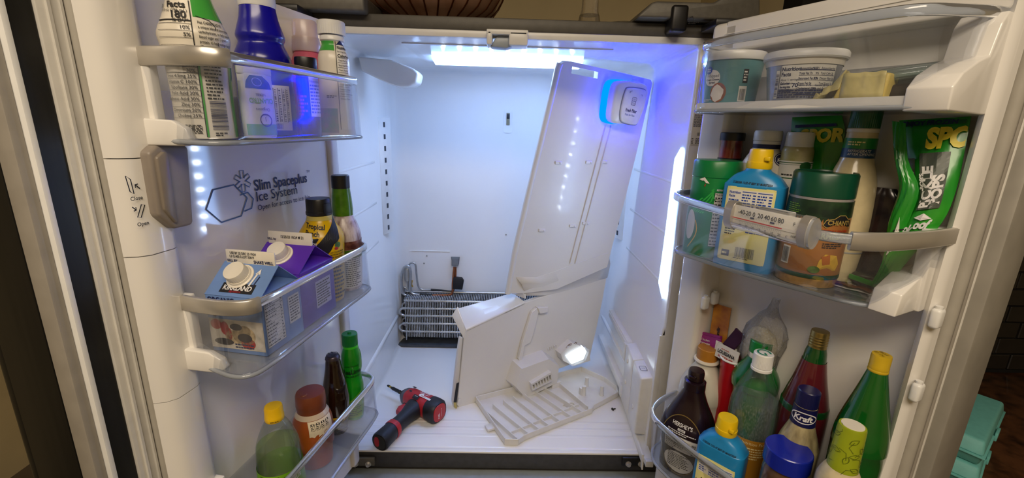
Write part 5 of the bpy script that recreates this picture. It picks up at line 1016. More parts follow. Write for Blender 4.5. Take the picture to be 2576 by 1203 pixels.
for i, (t, u, q) in enumerate((('Amount/serving', '% DV', 'Amount/serving'), ('Total Fat 7g', '9%', 'Total Carb. 2g'), ('Saturated Fat 4.5g', '22%', 'Dietary Fiber 0g'), ('Trans Fat 0g', '', 'Total Sugars 1g'), ('Cholesterol 20mg', '7%', 'Incl. 0g Added'), ('Sodium 95mg', '3%', 'Protein 1g'))):
    z = z1-.006-.0062*i; pr.text(t, -.0035, z, .0042, m_navy, 2, narrow=.72, bold=.02); pr.text(u, .0185, z, .0042, m_navy, 2, align='RIGHT', narrow=.8); pr.text(q, .0205, z, .0042, m_navy, 2, narrow=.72); pr.rect(-.0035, .0405, z-.0012, z-.0008+(.0006 if i in (0, 5) else 0), m_navy, 2)
pr.text('Vitamin D 0%  ·  Calcium 2%  ·  Iron 0%', -.0035, z0+.003, .0038, m_navy, 2, narrow=.75); pr.rect(-.0325, -.0275, z0-.012, z1-.006, m_paper); pr.bars(-.032, -.028, z0-.010, z1-.010, m_navy, 20, 2, True); pr.fine(-.026, .040, z0-.012, z0-.001, 4, m_navy, 2, .5, 21); pr.done()
# butter
c = FR.P(2150, 220, -.080); T = thing('butter_block', 'opened block of butter in crumpled yellow wrapper', 'butter', (c.x, -.062, Zf), .12, None, FR)
m_but = mat('butter_yellow', '#e3c96a', .45, var=.12, scale=40, bump=.3); m_wrap = mat('butter_wrapper', '#e5d692', .4, var=.15, scale=50, bump=.6, bscale=120)
obj('butter', hexa([(-.024, -.019, 0), (.029, -.019, 0), (.029, .018, 0), (-.024, .018, 0)], [(-.015, -.018, .030), (.030, -.017, .0285), (.029, .016, .029), (-.016, .017, .030)], .003, 3), m_but, T, 50)
rows = []
for i in range(9):
    t = i/8; x = -.018-.028*t; rows.append([(x+.002*math.sin(i*2+j), -.019+.036*j/7, (.030*(1-t)**1.5+.004+.004*math.sin(j*1.9+i*1.3)*(.4+t)) if 0 < j < 7 else .001+.012*(1-t)) for j in range(8)])
obj('wrapper', loft(rows, False, False, False), m_wrap, T, 70, solid=.0006); obj('wrapper_flap', loft([[(-.016+.044*j/8, -.0195-.0004*i*(j % 3), .001+.029*i/5+.0006*math.sin(j*2)) for j in range(9)] for i in range(6)], False, False, False), m_wrap, T, 70, solid=.0005)
# flat round glass lid lying tilted behind the butter
a, b_ = FR.P(2125, 175, -.01), FR.P(2420, 150, -.01); c = (a+b_)/2; rr = (b_.x-a.x)*.5*.86
T = thing('glass_lid', 'round clear glass lid lying tilted on dark packets in the upper bin', 'dish_lid', (c.x+.008, -.008, Zf+.024), 0, None, FR); gl_m = clear('green_glass', '#dcebe4', .26, .04, .75, '#b9c6c2')
ML = Matrix.Rotation(-.10, 4, 'Y') @ Matrix.Rotation(.10, 4, 'X'); obj('dish_lid', xf(Body(smp([(.0, rr*.93), (.002, rr), (.010, rr), (.013, rr*.97), (.016, rr*.8), (.017, rr*.3)])).mesh(56), ML), gl_m, T, 40); obj('rim', xf(tube([(rr*math.cos(t), rr*math.sin(t), .006) for t in [2*PI*i/48 for i in range(48)]], .0035, 8, True), ML), gl_m, T, 60)
T = thing('food_packet', 'dark brown foil food packet under the glass lid', 'packet', (FR.P(2290, 220, -.05).x, -.030, Zf), .1, None, FR); m_dfo = mat('dark_foil', '#2a1f1b', .28, metal=.3, var=.4, scale=40)
obj('packet', hexa([(-.032, -.030, 0), (.026, -.034, 0), (.026, .03, 0), (-.03, .03, 0)], [(-.028, -.026, .016), (.022, -.028, .020), (.024, .026, .018), (-.026, .026, .014)], .004, 3), m_dfo, T, 50)
pr = Print(T, plane_map((0, -.0285, .010), (1, -.03, 0), (0, .25, 1), (0, -1, 0)), 'packet_print', .0032); pr.fine(.002, .020, -.004, .006, 4, m_latch); pr.done()

# ================================================================== right door, middle bin
Zf = .6462
m_gcan = mat('canister_green', '#128a44', .3, var=.12, scale=14, col2='#0a6a34')
s = Sil(FR, -.052, [(443, 1744, 1866), (500, 1737, 1860), (560, 1728, 1851), (630, 1717, 1837)], Zf)
T = s.thing('cheese_canister', 'green grated cheese canister with green lid', 'canister'); b = sbody(s); b.part('canister', m_gcan, T, 56); zt, r = b.S[-1][0], b.S[-1][1]; f = s.face()
obj('lid', Body([(zt-.001, r*1.0), (zt, r*1.03), (zt+.024, r*1.02), (zt+.027, r*.97), (zt+.0275, r*.4)]).mesh(56), mat('canister_lid', '#0d7a3f', .3, var=.05), T, 35)
pr = Print(T, b.wrap(f), 'label_print'); pr.poly([(-.026, zt-.004), (-.017, zt+.0), (-.008, zt-.010), (-.014, zt-.009), (-.018, zt-.004), (-.021, zt-.006)], m_paper, 3); pr.poly([(-.016, zt-.013), (-.0135, zt-.010), (-.0145, zt-.016)], m_red, 3)
for i in range(6): pr.line([(-.034+i*.004, zt-.06), (-.020+i*.006, zt-.038), (.0, zt-.018-i*.003)], .0022, mat('leaf_swirl', '#2fae4c', .3), 1)
pr.text('REFRIGERATE', .004, zt-.021, .0042, wt, 2, bold=.02, narrow=.8); pr.facts(.002, .030, .020, zt-.024, m_ink, m_paper, 1, 'Nutrition', 15); 
pr.line([(-.033+.014*math.sin(i*.22), .012+i*.0045) for i in range(12)], .0018, m_ycap, 2); pr.disc(-.034, .052, .010, .026, m_paper, 1); pr.done()
# blue squeeze bottles
m_sky = mat('sky_blue_plastic', '#1f86c4', .3, var=.05); m_lab = mat('pale_yellow_label', '#e9e39a', .42, var=.03); m_ycap2 = mat('lemon_cap', '#edc713', .35, var=.04)
def blue_bottle(s, label, rxs, ry, capr, z_lab):
    T = s.thing('squeeze_bottle', label, 'bottle', 'blue squeeze bottles', 0)
    h = s.prof[-1][0]; secs = rounded_base([(0, rxs, ry, 4.5), (h*.55, rxs, ry, 4.5), (h*.80, rxs, ry, 4.2), (h*.84, rxs*.96, ry*.97, 3.8), (h*.92, rxs*.72, ry*.84, 3), (h*.965, capr*1.12, capr*1.12, 2.2), (h, capr*.98, capr*.98, 2)], .005)
    b = Body(smp(secs, 4)); b.part('bottle', m_sky, T, 64); zt = b.S[-1][0]
    obj('cap', Body([(zt-.002, capr*1.02), (zt, capr*1.08), (zt+.008, capr*1.07), (zt+.0085, capr*1.02), (zt+.024, capr*.98), (zt+.027, capr*.92), (zt+.0275, capr*.3)]).mesh(48), m_ycap2, T, 35)
    obj('cap_tab', box(capr*.55, capr*1.02, -capr*1.06, -capr*.75, zt+.011, zt+.017, .001), m_ycap2, T)
    pr = Print(T, b.front(), 'label_print'); w = rxs*.78; z1 = z_lab; z0 = .012
    pr.rect(-w, w, z0, z1, m_lab, 1); pr.line(rrect(-w, w, z0, z1, .004), .0010, m_lab, 2, closed=True); pr.rect(-w*.92, w*.92, z1-.031, z1-.004, m_paper, 2)
    pr.text('Nutrition', -w*.88, z1-.010, .0054, m_roy, 3, bold=.03, narrow=.8); pr.text('Facts', -w*.88, z1-.0155, .0054, m_roy, 3, bold=.03, narrow=.8); pr.fine(-w*.88, -w*.42, z1-.029, z1-.018, 3, m_roy, 3)
    for xa, xb in ((-w*.32, w*.25), (w*.32, w*.90)): pr.rect(xa, xb, z1-.0072, z1-.0060, m_roy, 3); pr.fine(xa, xa+(xb-xa)*.7, z1-.030, z1-.009, 5, m_roy, 3, .5, int(xa*9999)); pr.fine(xb-.004, xb, z1-.030, z1-.009, 5, m_roy, 3, .5, 3)
    pr.text('CONAGRA', -w*.62, z1-.052, .0050, m_ink, 2, align='CENTER', narrow=.85, bold=.02); pr.text('BRANDS', -w*.62, z1-.0565, .0036, m_ink, 2, align='CENTER'); pr.poly([(-w*.72, z1-.046), (-w*.52, z1-.046), (-w*.62, z1-.041)], m_ink, 2); pr.fine(-w*.85, -w*.40, z1-.075, z1-.060, 4, m_ink); pr.fine(w*.05, w*.80, z1-.070, z1-.040, 6, m_roy, 2, .45, 17)
    pr.rect(-w*.85, -w*.50, z0+.006, z0+.016, m_ink, 2); pr.fine(-w*.82, -w*.53, z0+.008, z0+.014, 1, m_lab, 3);  pr.bars(-w*.25, w*.55, z0+.007, z0+.023, m_ink, 26, 3); pr.fine(-w*.3, w*.6, z0+.0045, z0+.0065, 1, m_ink, 3)
    pr.done(); pr = Print(T, b.front(), 'date_stamp'); z = h*.845
    pr.text('2128230R 12:22 47 BEST BY MAR072024', 0, z, .0044, m_ink, 2, align='CENTER', bold=.02, narrow=.72, rot=-.02); pr.done()
    return T
s = Sil(FR, -.062, [(421, 1876, 1946), (463, 1828, 1983), (500, 1822, 1984), (600, 1807, 1966), (655, 1798, 1951)], Zf); w_ = max(q[1] for q in s.prof)
T = blue_bottle(s, 'sky blue squeeze bottle with yellow cap behind the thermometer', w_*.98, w_*.58, .0165, s.z(470, 1900)); T.rotation_euler[2] += math.radians(22)
# jam jar
s = Sil(FR, .012, [(352, 1811, 1868), (372, 1809, 1867), (398, 1806, 1866), (470, 1800, 1860)], Zf)
T = s.thing('jam_jar', 'small jar of red jam with black lid', 'jar'); pf = s.prof; b = Body(smp(rounded_base([(0, pf[0][1])]+pf, .004), 3)); b.part('jar', mat('red_jam', '#8a2c22', .15, var=.35, scale=40, coat=.6), T); zt, r = b.S[-1][0], b.S[-1][1]
capped(T, m_black, r*1.12, zt-.001, zt+.013, ridges=40, rib=.0004, name='lid'); b.band('black_label', m_black, T, .02, s.z(397, 1835), off=.0006)
# navy banded bottle, white cap
s = Sil(FR, .008, [(371, 1894, 1962), (385, 1885, 1966), (400, 1872, 1972), (425, 1862, 1976), (520, 1855, 1970)], Zf)
T = s.thing('dressing_bottle', 'white dressing bottle with white cap and navy neck band', 'bottle'); pf = s.prof; b = Body(smp(rounded_base([(0, pf[0][1])]+pf, .004), 3)); b.part('bottle', m_offw, T); zt, r = b.S[-1][0], b.S[-1][1]; f = s.face()
obj('neck_band', Body([(zt-.004, r*1.0), (zt-.003, r*1.03), (zt+.005, r*1.03)]).mesh(40), m_navy, T, 35); obj('neck_ring', Body([(zt+.005, r*1.0), (zt+.0055, r*1.05), (zt+.010, r*1.05), (zt+.011, r*.98)]).mesh(40), m_white, T, 35); obj('cap', Body([(zt+.011, r*1.06), (zt+.012, r*1.09), (zt+.024, r*1.08), (zt+.027, r*1.0), (zt+.0275, r*.3)]).mesh(48), m_white, T, 35)
pr = Print(T, b.wrap(f+26), 'label_print'); pr.disc(.014, zt-.018, .013, .010, m_navy, 1); pr.line(ngon(.014, zt-.018, .0115, .0085, 20, 0), .0008, wt, 2, closed=True); pr.text('Kr', .006, zt-.021, .0085, wt, 2, bold=.03, shear=.2); pr.done()
# relish jar
s = Sil(FR, .016, [(369, 1971, 2046), (380, 1964, 2047), (400, 1961, 2045), (440, 1956, 2040), (520, 1948, 2030)], Zf)
T = s.thing('relish_bottle', 'squeeze bottle of pale relish with white cap and green lines', 'bottle'); pf = s.prof; b = Body(smp(rounded_base([(0, pf[0][1])]+pf, .004), 3)); b.part('bottle', mat('relish_yellowgreen', '#a3a06a', .22, var=.4, scale=40, col2='#c9bf9a'), T); zt, r = b.S[-1][0], b.S[-1][1]; f = s.face()
obj('cap', Body([(zt-.001, r*.96), (zt, r*.99), (zt+.019, r*.96), (zt+.022, r*.90), (zt+.0225, r*.3)]).mesh(48), m_white, T, 35); b.band('label', m_paper, T, .02, s.z(404, 2000), off=.0006); m_dgr = mat('label_green', '#1d5a2c', .4)
pr = Print(T, b.wrap(f), 'label_print'); zl = s.z(406, 2000); pr.rect(-r*1.5, r*1.5, zl-.002, zl-.0008, m_dgr).rect(-r*1.5, r*1.5, zl-.0045, zl-.0040, m_dgr); pr.fine(-r*.9, r*.4, zl-.022, zl-.018, 1, m_ink); pr.rect(-r*1.5, r*1.5, zl-.026, zl-.0245, m_dgr); pr.disc(r*.75, zl-.006, .009, .007, m_dgr, 2); pr.done()
# parmesan jar
s = Sil(FR, -.034, [(490, 1986, 2152), (560, 1974, 2142), (640, 1960, 2125), (700, 1949, 2111)], Zf)
T = s.thing('cheese_jar', 'large clear jar of grated cheese with dark green lid', 'jar'); b = sbody(s); b.part('jar', mat('grated_cheese', '#c69a5c', .35, var=.2, scale=160, bump=.2, coat=.5), T, 64); zt, r = b.S[-1][0], b.S[-1][1]; f = s.face()
m_dgl = mat('dark_green_lid', '#0d4a34', .3, var=.05); obj('lid', Body([(zt-.001, r*1.0), (zt, r*1.03), (zt+.030, r*1.02), (zt+.033, r*.97), (zt+.033, r*.90), (zt+.031, r*.88), (zt+.031, r*.2)]).mesh(72), m_dgl, T, 35)
b.band('label', mat('cheese_label', '#9a6235', .35, var=.35, scale=12, col2='#bb8446'), T, .019, zt-.006, off=.0006); b.band('green_stripe', m_dgl, T, .013, .019, off=.0008, nz=2); b.band('dark_leaves', mat('leaf_dark', '#16281c', .4, var=.5, scale=60, col2='#2c4a2a'), T, zt-.026, zt-.004, off=.0009, nz=4); b.band('neck_clear', m_edge, T, zt-.005, zt, off=.0005, nz=2)
pr = Print(T, b.wrap(f), 'label_print', .0010); gold = mat('gold_ink', '#d6b668', .3, metal=.4); zc = zt-.028
for i in range(16): x = -.040+i*.005; pr.poly([(x-.003, zt-.025), (x+.003, zt-.025), (x+.001*math.sin(i*3), zt-.030-.006*abs(math.sin(i*1.7)))], MATS['leaf_dark'], 1)
pr.poly([(.008, zc-.008), (.011, zc-.001), (.020, zc+.001), (.026, zc+.006), (.034, zc+.006), (.040, zc+.001), (.046, zc), (.046, zc-.010), (.012, zc-.011)], m_ink, 2); pr.line([(.008, zc-.008), (.011, zc-.001), (.020, zc+.001), (.026, zc+.006), (.034, zc+.006), (.040, zc+.001), (.046, zc), (.046, zc-.010), (.012, zc-.011)], .0010, gold, 3, closed=True)
pr.text('CHIANTI', .0275, zc-.0070, .0088, gold, 4, align='CENTER', bold=.03, narrow=.85); pr.text('FRESHLY GRATED', .026, zc-.0165, .0040, m_rdp, 3, align='CENTER', bold=.02); pr.text('PARMESAN', .020, zc-.0265, .0120, m_lab, 3, align='CENTER', bold=.04, narrow=.75); pr.text('PARMESAN', .0205, zc-.0275, .0125, m_dgl, 2, align='CENTER', bold=.06, narrow=.75)
pr.fine(.012, .038, .058, .066, 3, m_dk, 2); pr.poly([(.010, .026), (.012, .040), (.018, .050), (.034, .048), (.040, .036), (.036, .026)], mat('cheese_wedge', '#d9ae3c', .4, var=.15, scale=60), 2); pr.disc(.008, .027, .007, .005, mat('basil', '#5a7d2c', .5, var=.3, scale=200), 3); pr.poly([(.014, .046), (.024, .050), (.026, .036), (.017, .034)], mat('wedge_rind', '#b2662a', .4), 3)
pr.done(); pr = Print(T, b.wrap(f), 'barcode', .0010); pr.rect(-.036, -.024, .028, .054, m_paper, 2); pr.bars(-.035, -.025, .030, .052, m_ink, 18, 3); pr.fine(-.040, -.020, zt-.024, zt-.010, 5, m_limel, 3, .3, 4); pr.done()
# ranch bottle
s = Sil(FR, .016, [(328, 2117, 2196), (345, 2113, 2194), (370, 2107, 2190), (396, 2100, 2185), (420, 2090, 2192), (450, 2080, 2204), (490, 2074, 2215), (530, 2070, 2219), (580, 2062, 2214), (640, 2056, 2195), (700, 2050, 2172)], Zf)
T = s.thing('dressing_bottle', 'tall bottle of creamy dressing with dark green cap', 'bottle'); b = sbody(s, .005); m_ran = mat('ranch_cream', '#d8c79c', .3, var=.08, scale=60, coat=.4); b.part('bottle', m_ran, T, 56); zt, r = b.S[-1][0], b.S[-1][1]; f = s.face()
capped(T, mat('forest_cap', '#0f5a34', .35, var=.05), r*1.02, zt+.003, zt+.027, ridges=44); obj('neck_ring', Body([(zt-.003, r*1.0), (zt-.002, r*1.05), (zt+.002, r*1.05), (zt+.003, r*.98)]).mesh(40), m_offw, T, 35)
b.band('green_label', mat('label_mid_green', '#1f8a3e', .3), T, s.z(373, 2150), s.z(347, 2150), off=.0007, nz=4); b.band('blue_label', mat('label_teal_blue', '#1e4a78', .3), T, s.z(396, 2150), s.z(373, 2150), off=.0007, nz=4)
pr = Print(T, b.wrap(f), 'label_print', .0009); pr.text('REFRIGERATE', -.012, s.z(382, 2150), .0050, wt, 2, narrow=.85, shear=.2); pr.text('AFTER OPENING', -.012, s.z(390, 2150), .0050, wt, 2, narrow=.85, shear=.2); pr.fine(-.014, .006, s.z(366, 2150), s.z(354, 2150), 2, m_lab, 2, .6); pr.done()
b.band('clear_seam', m_edge, T, s.z(632, 2140), s.z(628, 2140), off=.0006, nz=1)
# pickle pop bags
m_pg = mat('pickle_bag_green', '#2c9a22', .28, var=.25, scale=12, coat=.3, col2='#167a2a'); m_pd = mat('pickle_bag_dark', '#0f5a30', .3, var=.2, scale=16, coat=.3); m_yt = mat('bag_yellow_ink', '#e2cf35', .4)
def pouch(name, label, pts_l, pts_r, v, th, m, lean=0, kind='bag', rz=0, seed=1):
    """flat pouch between two traced edges (top to bottom), swollen in the middle"""
    A = [FR.P(x, y, v+lean*i) for i, (x, y) in enumerate(pts_l)]; B = [FR.P(x, y, v+lean*i) for i, (x, y) in enumerate(pts_r)]
    A = [V(p) for p in cr([tuple(p) for p in A], 4)]; B = [V(p) for p in cr([tuple(p) for p in B], 4)]
    o = (A[-1]+B[-1])/2; T = thing(name, label, kind, o, 0, None, FR); rd = random.Random(seed); n = 12; rows = len(A)
    F_, K_ = [], []
    for i in range(rows):
        t = i/(rows-1); e = math.sin(PI*min(1, max(0, t*1.02)))**.6 if 0 < t < 1 else 0
        fr, bk = [], []
        for j in range(n+1):
            u = j/n; p = A[i]+(B[i]-A[i])*u-o; h = th*e*math.sin(PI*u)**.7 if 0 < j < n else 0; wv = .0012*math.sin(i*1.1+j*1.7+seed)*(h > 0)
            fr.append(p+V((0, -h/2+wv, 0))); bk.append(p+V((0, h/2+.0004, 0)))
        F_.append(fr); K_.append(bk)
    obj('pouch', join(loft(F_, False, False, False), loft([list(reversed(r_)) for r_ in K_], False, False, False)), m, T, 60)
    def fmap(x, z, off):    # x 0..1 across, z 0..1 down
        i = min(rows-1.001, max(0, z*(rows-1))); j = min(n-.001, max(0, x*n)); a, c = int(i), int(j); q, w2 = i-a, j-c
        p = F_[a][c]*(1-q)*(1-w2)+F_[a+1][c]*q*(1-w2)+F_[a][c+1]*(1-q)*w2+F_[a+1][c+1]*q*w2; return p+V((0, -off, 0))
    return T, fmap, (A[0]-B[0]).length, (A[0]-A[-1]).length
def unit_map(fmap, w, h, ox, oz): return lambda x, z, off: fmap(ox+x/w, oz-z/h, off)
T, fm, w, h = pouch('snack_bag', 'green snack bag standing behind the cheese jar', [(1993, 295), (1992, 345), (2020, 420), (2030, 470)], [(2118, 290), (2125, 340), (2105, 420), (2090, 470)], .034, .012, m_pg, 0, 'bag', seed=3)
um = unit_map(fm, w, h, .22, .40); pr = Print(T, um, 'bag_print', .002); pr.text('SPORT', 0, .0, .026, m_yt, bold=.05, narrow=.9, shear=.15); pr.rect(-.008, .050, .022, .027, m_navy, 1); pr.done()
T, fm, w, h = pouch('snack_bag', 'bright green snack bag with large yellow lettering', [(2262, 303), (2275, 400), (2290, 500), (2270, 560), (2240, 640), (2195, 722)], [(2443, 293), (2425, 390), (2405, 480), (2370, 560), (2290, 650), (2232, 722)], .020, .03, m_pg, -.008, 'bag', seed=5)
um = unit_map(fm, w, h, 0, 0); pr = Print(T, um, 'bag_print', .0022)
pr.rect(.002, w*.97, -.05*h, -.004, m_pd, 1); pr.text('ENJOY FROZEN', w*.08, -.045*h, .0100, m_navy, 2, bold=.04, narrow=.78); pr.text('SPO', w*.45, -.155*h, .028, m_yt, 2, bold=.06, narrow=.86, shear=.10)
m_gbx = mat('bag_grey', '#4d544c', .4); pr.rect(w*.36, w*.84, -.50*h, -.18*h, m_gbx, 1); pr.text('PICKLE', w*.60, -.485*h, .0185, wt, 3, rot=PI/2, bold=.05, narrow=.92); pr.text('POPS', w*.80, -.47*h, .0185, wt, 3, rot=PI/2, bold=.05, narrow=.92); pr.text("BOB'S", w*.42, -.36*h, .0070, wt, 3, rot=PI/2, bold=.04)
pr.rect(w*.03, w*.26, -.46*h, -.20*h, m_gbx, 1); pr.text('CKLE', w*.22, -.45*h, .0200, wt, 3, rot=PI/2, bold=.05, narrow=.85); pr.text('oof', w*.50, -.63*h, .016, wt, 3, bold=.05); pr.text('ook', w*.12, -.66*h, .016, wt, 3, bold=.05); pr.poly([(w*.4, -.56*h), (w*.6, -.53*h), (w*.8, -.57*h), (w*.6, -.58*h)], wt, 3); pr.done()
T, fm, w, h = pouch('snack_bag', 'folded green snack bag beside the dressing bottle', [(2244, 304), (2250, 400), (2262, 470), (2235, 560), (2218, 660), (2190, 715)], [(2278, 310), (2284, 400), (2312, 478), (2285, 560), (2255, 640), (2215, 715)], -.004, .018, m_pg, -.004, 'bag', seed=8)
um = unit_map(fm, w, h, 0, 0); pr = Print(T, um, 'bag_print', .0022); pr.poly([(.006, -.165), (.010, -.120), (.020, -.160)], m_paper, 1); pr.fine(.008, .017, -.160, -.135, 8, m_ink, 2); pr.done()
T = thing('snack_bag', 'small dark snack bag lying flat in the bow-fronted bin', 'bag', (.292, .012, Zf), -.25, None, FR)
obj('pouch', loft([[V((-.030+.06*i/10, .016*math.cos(t)*math.sin(PI*(i+.6)/11.2)**.5, .012+.012*math.sin(t)*math.sin(PI*(i+.6)/11.2)**.5)) for t in [2*PI*j/16 for j in range(16)]] for i in range(11)]), mat('dark_clear_bag', '#1e2620', .2, var=.4, scale=30, coat=.5), T, 60); obj('pouch_band', box(-.022, .018, -.0165, -.013, .010, .017, .001), m_pg, T)
# red tipped dark bag behind
T = thing('sauce_pouch', 'dark translucent pouch with red spout behind the dressing bottle', 'pouch', (FR.P(2225, 500, .03).x, .028, Zf), 0, None, FR); b = Body(smp([(0, .030, .012), (.06, .030, .012), (.12, .024, .010), (.14, .012, .006)])); b.part('pouch', mat('smoky_pouch', '#2b2024', .2, var=.4, coat=.4), T); obj('spout', Body([(0, .006), (.012, .006), (.014, .003)]).mesh(16), m_rdp, T, 40, loc=(-.012, -.008, .105))
# crumpled paper packet at the bin front
p = FR.Z(2140, 733, Zf); T = thing('sauce_packet', 'torn white and brown sauce packet lying in the bow-fronted bin', 'packet', (p.x, p.y+.012, Zf), .2, None, FR)
obj('packet', loft([[(-.036+.072*j/10, -.012+.024*i/5, .002+.005*abs(math.sin(j*.8+i*.5))*(1-abs(i-2.5)/3)) for j in range(11)] for i in range(6)], False, False, False), m_paper, T, 60, solid=.001); obj('packet_flap', loft([[(-.024+.048*j/8, -.014+.012*i/3, .0045+.004*abs(math.sin(j*.9+i))) for j in range(9)] for i in range(4)], False, False, False), mat('packet_brown', '#7a4a30', .4, var=.3, scale=60), T, 60, solid=.001)

# ================================================================== right door, bottom bin
Zf = .2092
# chocolate syrup
s = Sil(FR, -.058, [(972, 1722, 1776), (985, 1716, 1777), (1005, 1700, 1782), (1030, 1676, 1792), (1055, 1661, 1800), (1080, 1656, 1806), (1130, 1660, 1806), (1200, 1672, 1806)], Zf)
m_choc = mat('dark_brown_plastic', '#1f0f18', .25, var=.15, coat=.2); T = s.thing('syrup_bottle', 'dark brown chocolate syrup bottle with flip top', 'bottle'); pf = [(z, r, r*.72, 2.4) for z, r in s.prof]; pf[-1] = (pf[-1][0], pf[-1][1], pf[-1][1], 2); pf[-2] = (pf[-2][0], pf[-2][1], pf[-2][1]*.9, 2.1)
b = Body(smp(rounded_base([(0,)+pf[0][1:], (.04,)+pf[0][1:]]+[q for q in pf if q[0] > .05], .006), 3)); b.part('bottle', m_choc, T, 56); zt, r = b.S[-1][0], b.S[-1][1]; T.rotation_euler[2] += math.radians(20); f = s.face()-20
obj('collar', Body([(zt-.004, r*1.02), (zt-.003, r*1.08), (zt+.012, r*1.06), (zt+.014, r*.9)]).mesh(40), m_choc, T, 35); obj('flip_cap', Body([(zt+.014, r*.62), (zt+.016, r*.80), (zt+.030, r*.80), (zt+.034, r*.72), (zt+.0345, r*.3)]).mesh(32), m_choc, T, 35); obj('cap_tab', box(-.006, .006, -r*1.05, -r*.7, zt+.022, zt+.027, .001), m_choc, T)
pr = Print(T, b.front(), 'label_print', .0006); gld = mat('dull_gold', '#8a7440', .35, metal=.4); zc = s.z(1110, 1740); pr.line([(.040*math.cos(t), zc+.062*math.sin(t)) for t in [2*PI*i/40 for i in range(40)]], .0016, gld, 1, closed=True); pr.text("HERSHEY'S", 0, zc+.040, .0105, wt, 2, align='CENTER', bold=.02, narrow=.75); pr.rect(-.007, .007, zc+.032, zc+.0365, wt, 2); pr.text('SYRUP', 0, zc+.0328, .0036, m_ink, 3, align='CENTER', bold=.03)
pr.facts(-.030, .032, zc-.010, zc+.022, m_ink, m_paper, 2, 'Nutrition Facts', 6); pr.fine(-.026, .028, zc+.024, zc+.031, 2, wt, 2); pr.disc(0, zc-.036, .028, .022, m_paper, 2); pr.fine(-.020, .020, zc-.050, zc-.018, 9, m_ink, 3, .5, 8); pr.done()
# milk bottle with gold cap
s = Sil(FR, .008, [(904, 1746, 1811), (915, 1752, 1806), (928, 1732, 1810), (945, 1716, 1816), (965, 1707, 1824), (990, 1706, 1827), (1015, 1711, 1824), (1050, 1720, 1822)], Zf)
T = s.thing('creamer_jug', 'round white creamer bottle with golden brown cap', 'bottle'); b = sbody(s, .006); b.part('bottle', mat('milky_plastic', '#cfcabb', .3, var=.1, scale=14), T, 48); zt, r = b.S[-1][0], b.S[-1][1]; obj('collar', Body([(zt-.003, r*1.0), (zt-.001, r*1.04), (zt+.002, r*1.0), (zt+.003, r*.8)]).mesh(40), m_offw, T, 40); capped(T, mat('golden_cap', '#b57a2a', .35, var=.06), r*.85, zt+.002, zt+.026, ridges=44, rib=.0003)
# red cup with packets
s = Sil(FR, .020, [(898, 1806, 1876), (950, 1809, 1868), (1000, 1812, 1862)], Zf)
T = s.thing('red_plastic_cup', 'red plastic cup with white rim holding sauce packets', 'cup'); pf = s.prof; b = Body(smp([(0, pf[0][1]*.85)]+pf, 3)); H = b.S[-1][0]; rr = b.S[-1][1]
obj('cup', loft([[(q[1]*k*math.cos(2*PI*j/40), q[1]*k*math.sin(2*PI*j/40), z) for j in range(40)] for q, k, z in [(b.S[0], 1, 0)]+[(q, 1, q[0]) for q in b.S[1:]]+[(b.S[-1], .94, H), (b.S[-1], .92, H-.02), (b.S[0], .9, .004)]]), mat('red_cup', '#b3161f', .25, var=.05), T, 40); obj('cup_rim', tube([(rr*math.cos(t), rr*math.sin(t), H) for t in [2*PI*i/40 for i in range(40)]], .0022, 8, True), m_white, T, 60)
cupx, cupz = s.x, s.zb+H
def packet(name, label, p0, p1, v, th, m, tilt=0, kind='packet', prints=None):
    a = FR.P(p0[0], p0[1], v); c = FR.P(p1[0], p1[1], v); w = abs(c.x-a.x)/2; z0, z1 = min(a.z, c.z), max(a.z, c.z)
    T = thing(name, label, kind, ((a.x+c.x)/2, v, z0-.02), 0, None, FR); H = z1-z0+.02; M = Matrix.Rotation(tilt, 4, 'Y') @ Matrix.Rotation(-.12, 4, 'X')
    obj('packet', xf(hexa([(-w, -th*.2, 0), (w, -th*.2, 0), (w, th*.2, 0), (-w, th*.2, 0)], [(-w, -th*.1, H), (w, -th*.1, H), (w, th*.1, H), (-w, th*.1, H)], th*.05, 1), M), m, T, 30)
    obj('seal', xf(box(-w, w, -th*.15, th*.15, H-.0005, H+.004), M), m, T, 0)
    if prints: pr = Print(T, lambda x, z, off: M @ V((x, -th*.2-off-.0002, H+z)), 'packet_print', .0004); prints(pr, w, H); pr.done()
    return T
m_pk = mat('packet_white', '#d9d6cf', .4, var=.04)
def pl(pr, w, H): pr.text('LOUISIANA', 0, -.013, .0092, m_ink, align='CENTER', bold=.04, narrow=.78); pr.text('HOT SAUCE', 0, -.021, .0066, m_rdp, align='CENTER', bold=.04, narrow=.85); pr.fine(-w*.5, w*.5, -.0045, -.002, 1, m_rdp); pr.disc(0, -.027, .007, .004, m_rdp)
packet('sauce_packet', 'white and red hot sauce packet in the red cup', (1803, 866), (1856, 900), .004, .008, m_pk, .0, prints=pl)
packet('sauce_packet', 'plain white sauce packet behind the hot sauce packet', (1800, 861), (1850, 895), .014, .006, m_paper, -.05)
packet('drink_stick', 'orange drink mix stick leaning on the door liner', (1797, 770), (1826, 870), .028, .006, mat('orange_stick', '#c98a34', .35, var=.25, scale=30, col2='#8a4420'), -.10, 'stick', lambda pr, w, H: pr.text('Jenifir', .003, -.062, .0095, m_dk, rot=PI/2, bold=.03))
def pc(pr, w, H): pr.text('Chicken', -.004, -.012, .0062, wt, align='CENTER', shear=.2); pr.text('Polynesian', -.004, -.0185, .0056, wt, align='CENTER', bold=.02); pr.text('sauce', -.004, -.0240, .0048, wt, align='CENTER'); pr.fine(-w*.8, w*.8, -.046, -.028, 5, mat('pink_ink', '#d79ad0', .4), 2, .5, 3)
packet('dip_cup', 'magenta foil lid of a dipping sauce cup beside the golden cap', (1758, 832), (1816, 880), .018, .02, mat('magenta_foil', '#93257f', .32, var=.1), -.22, 'sauce cup', pc)
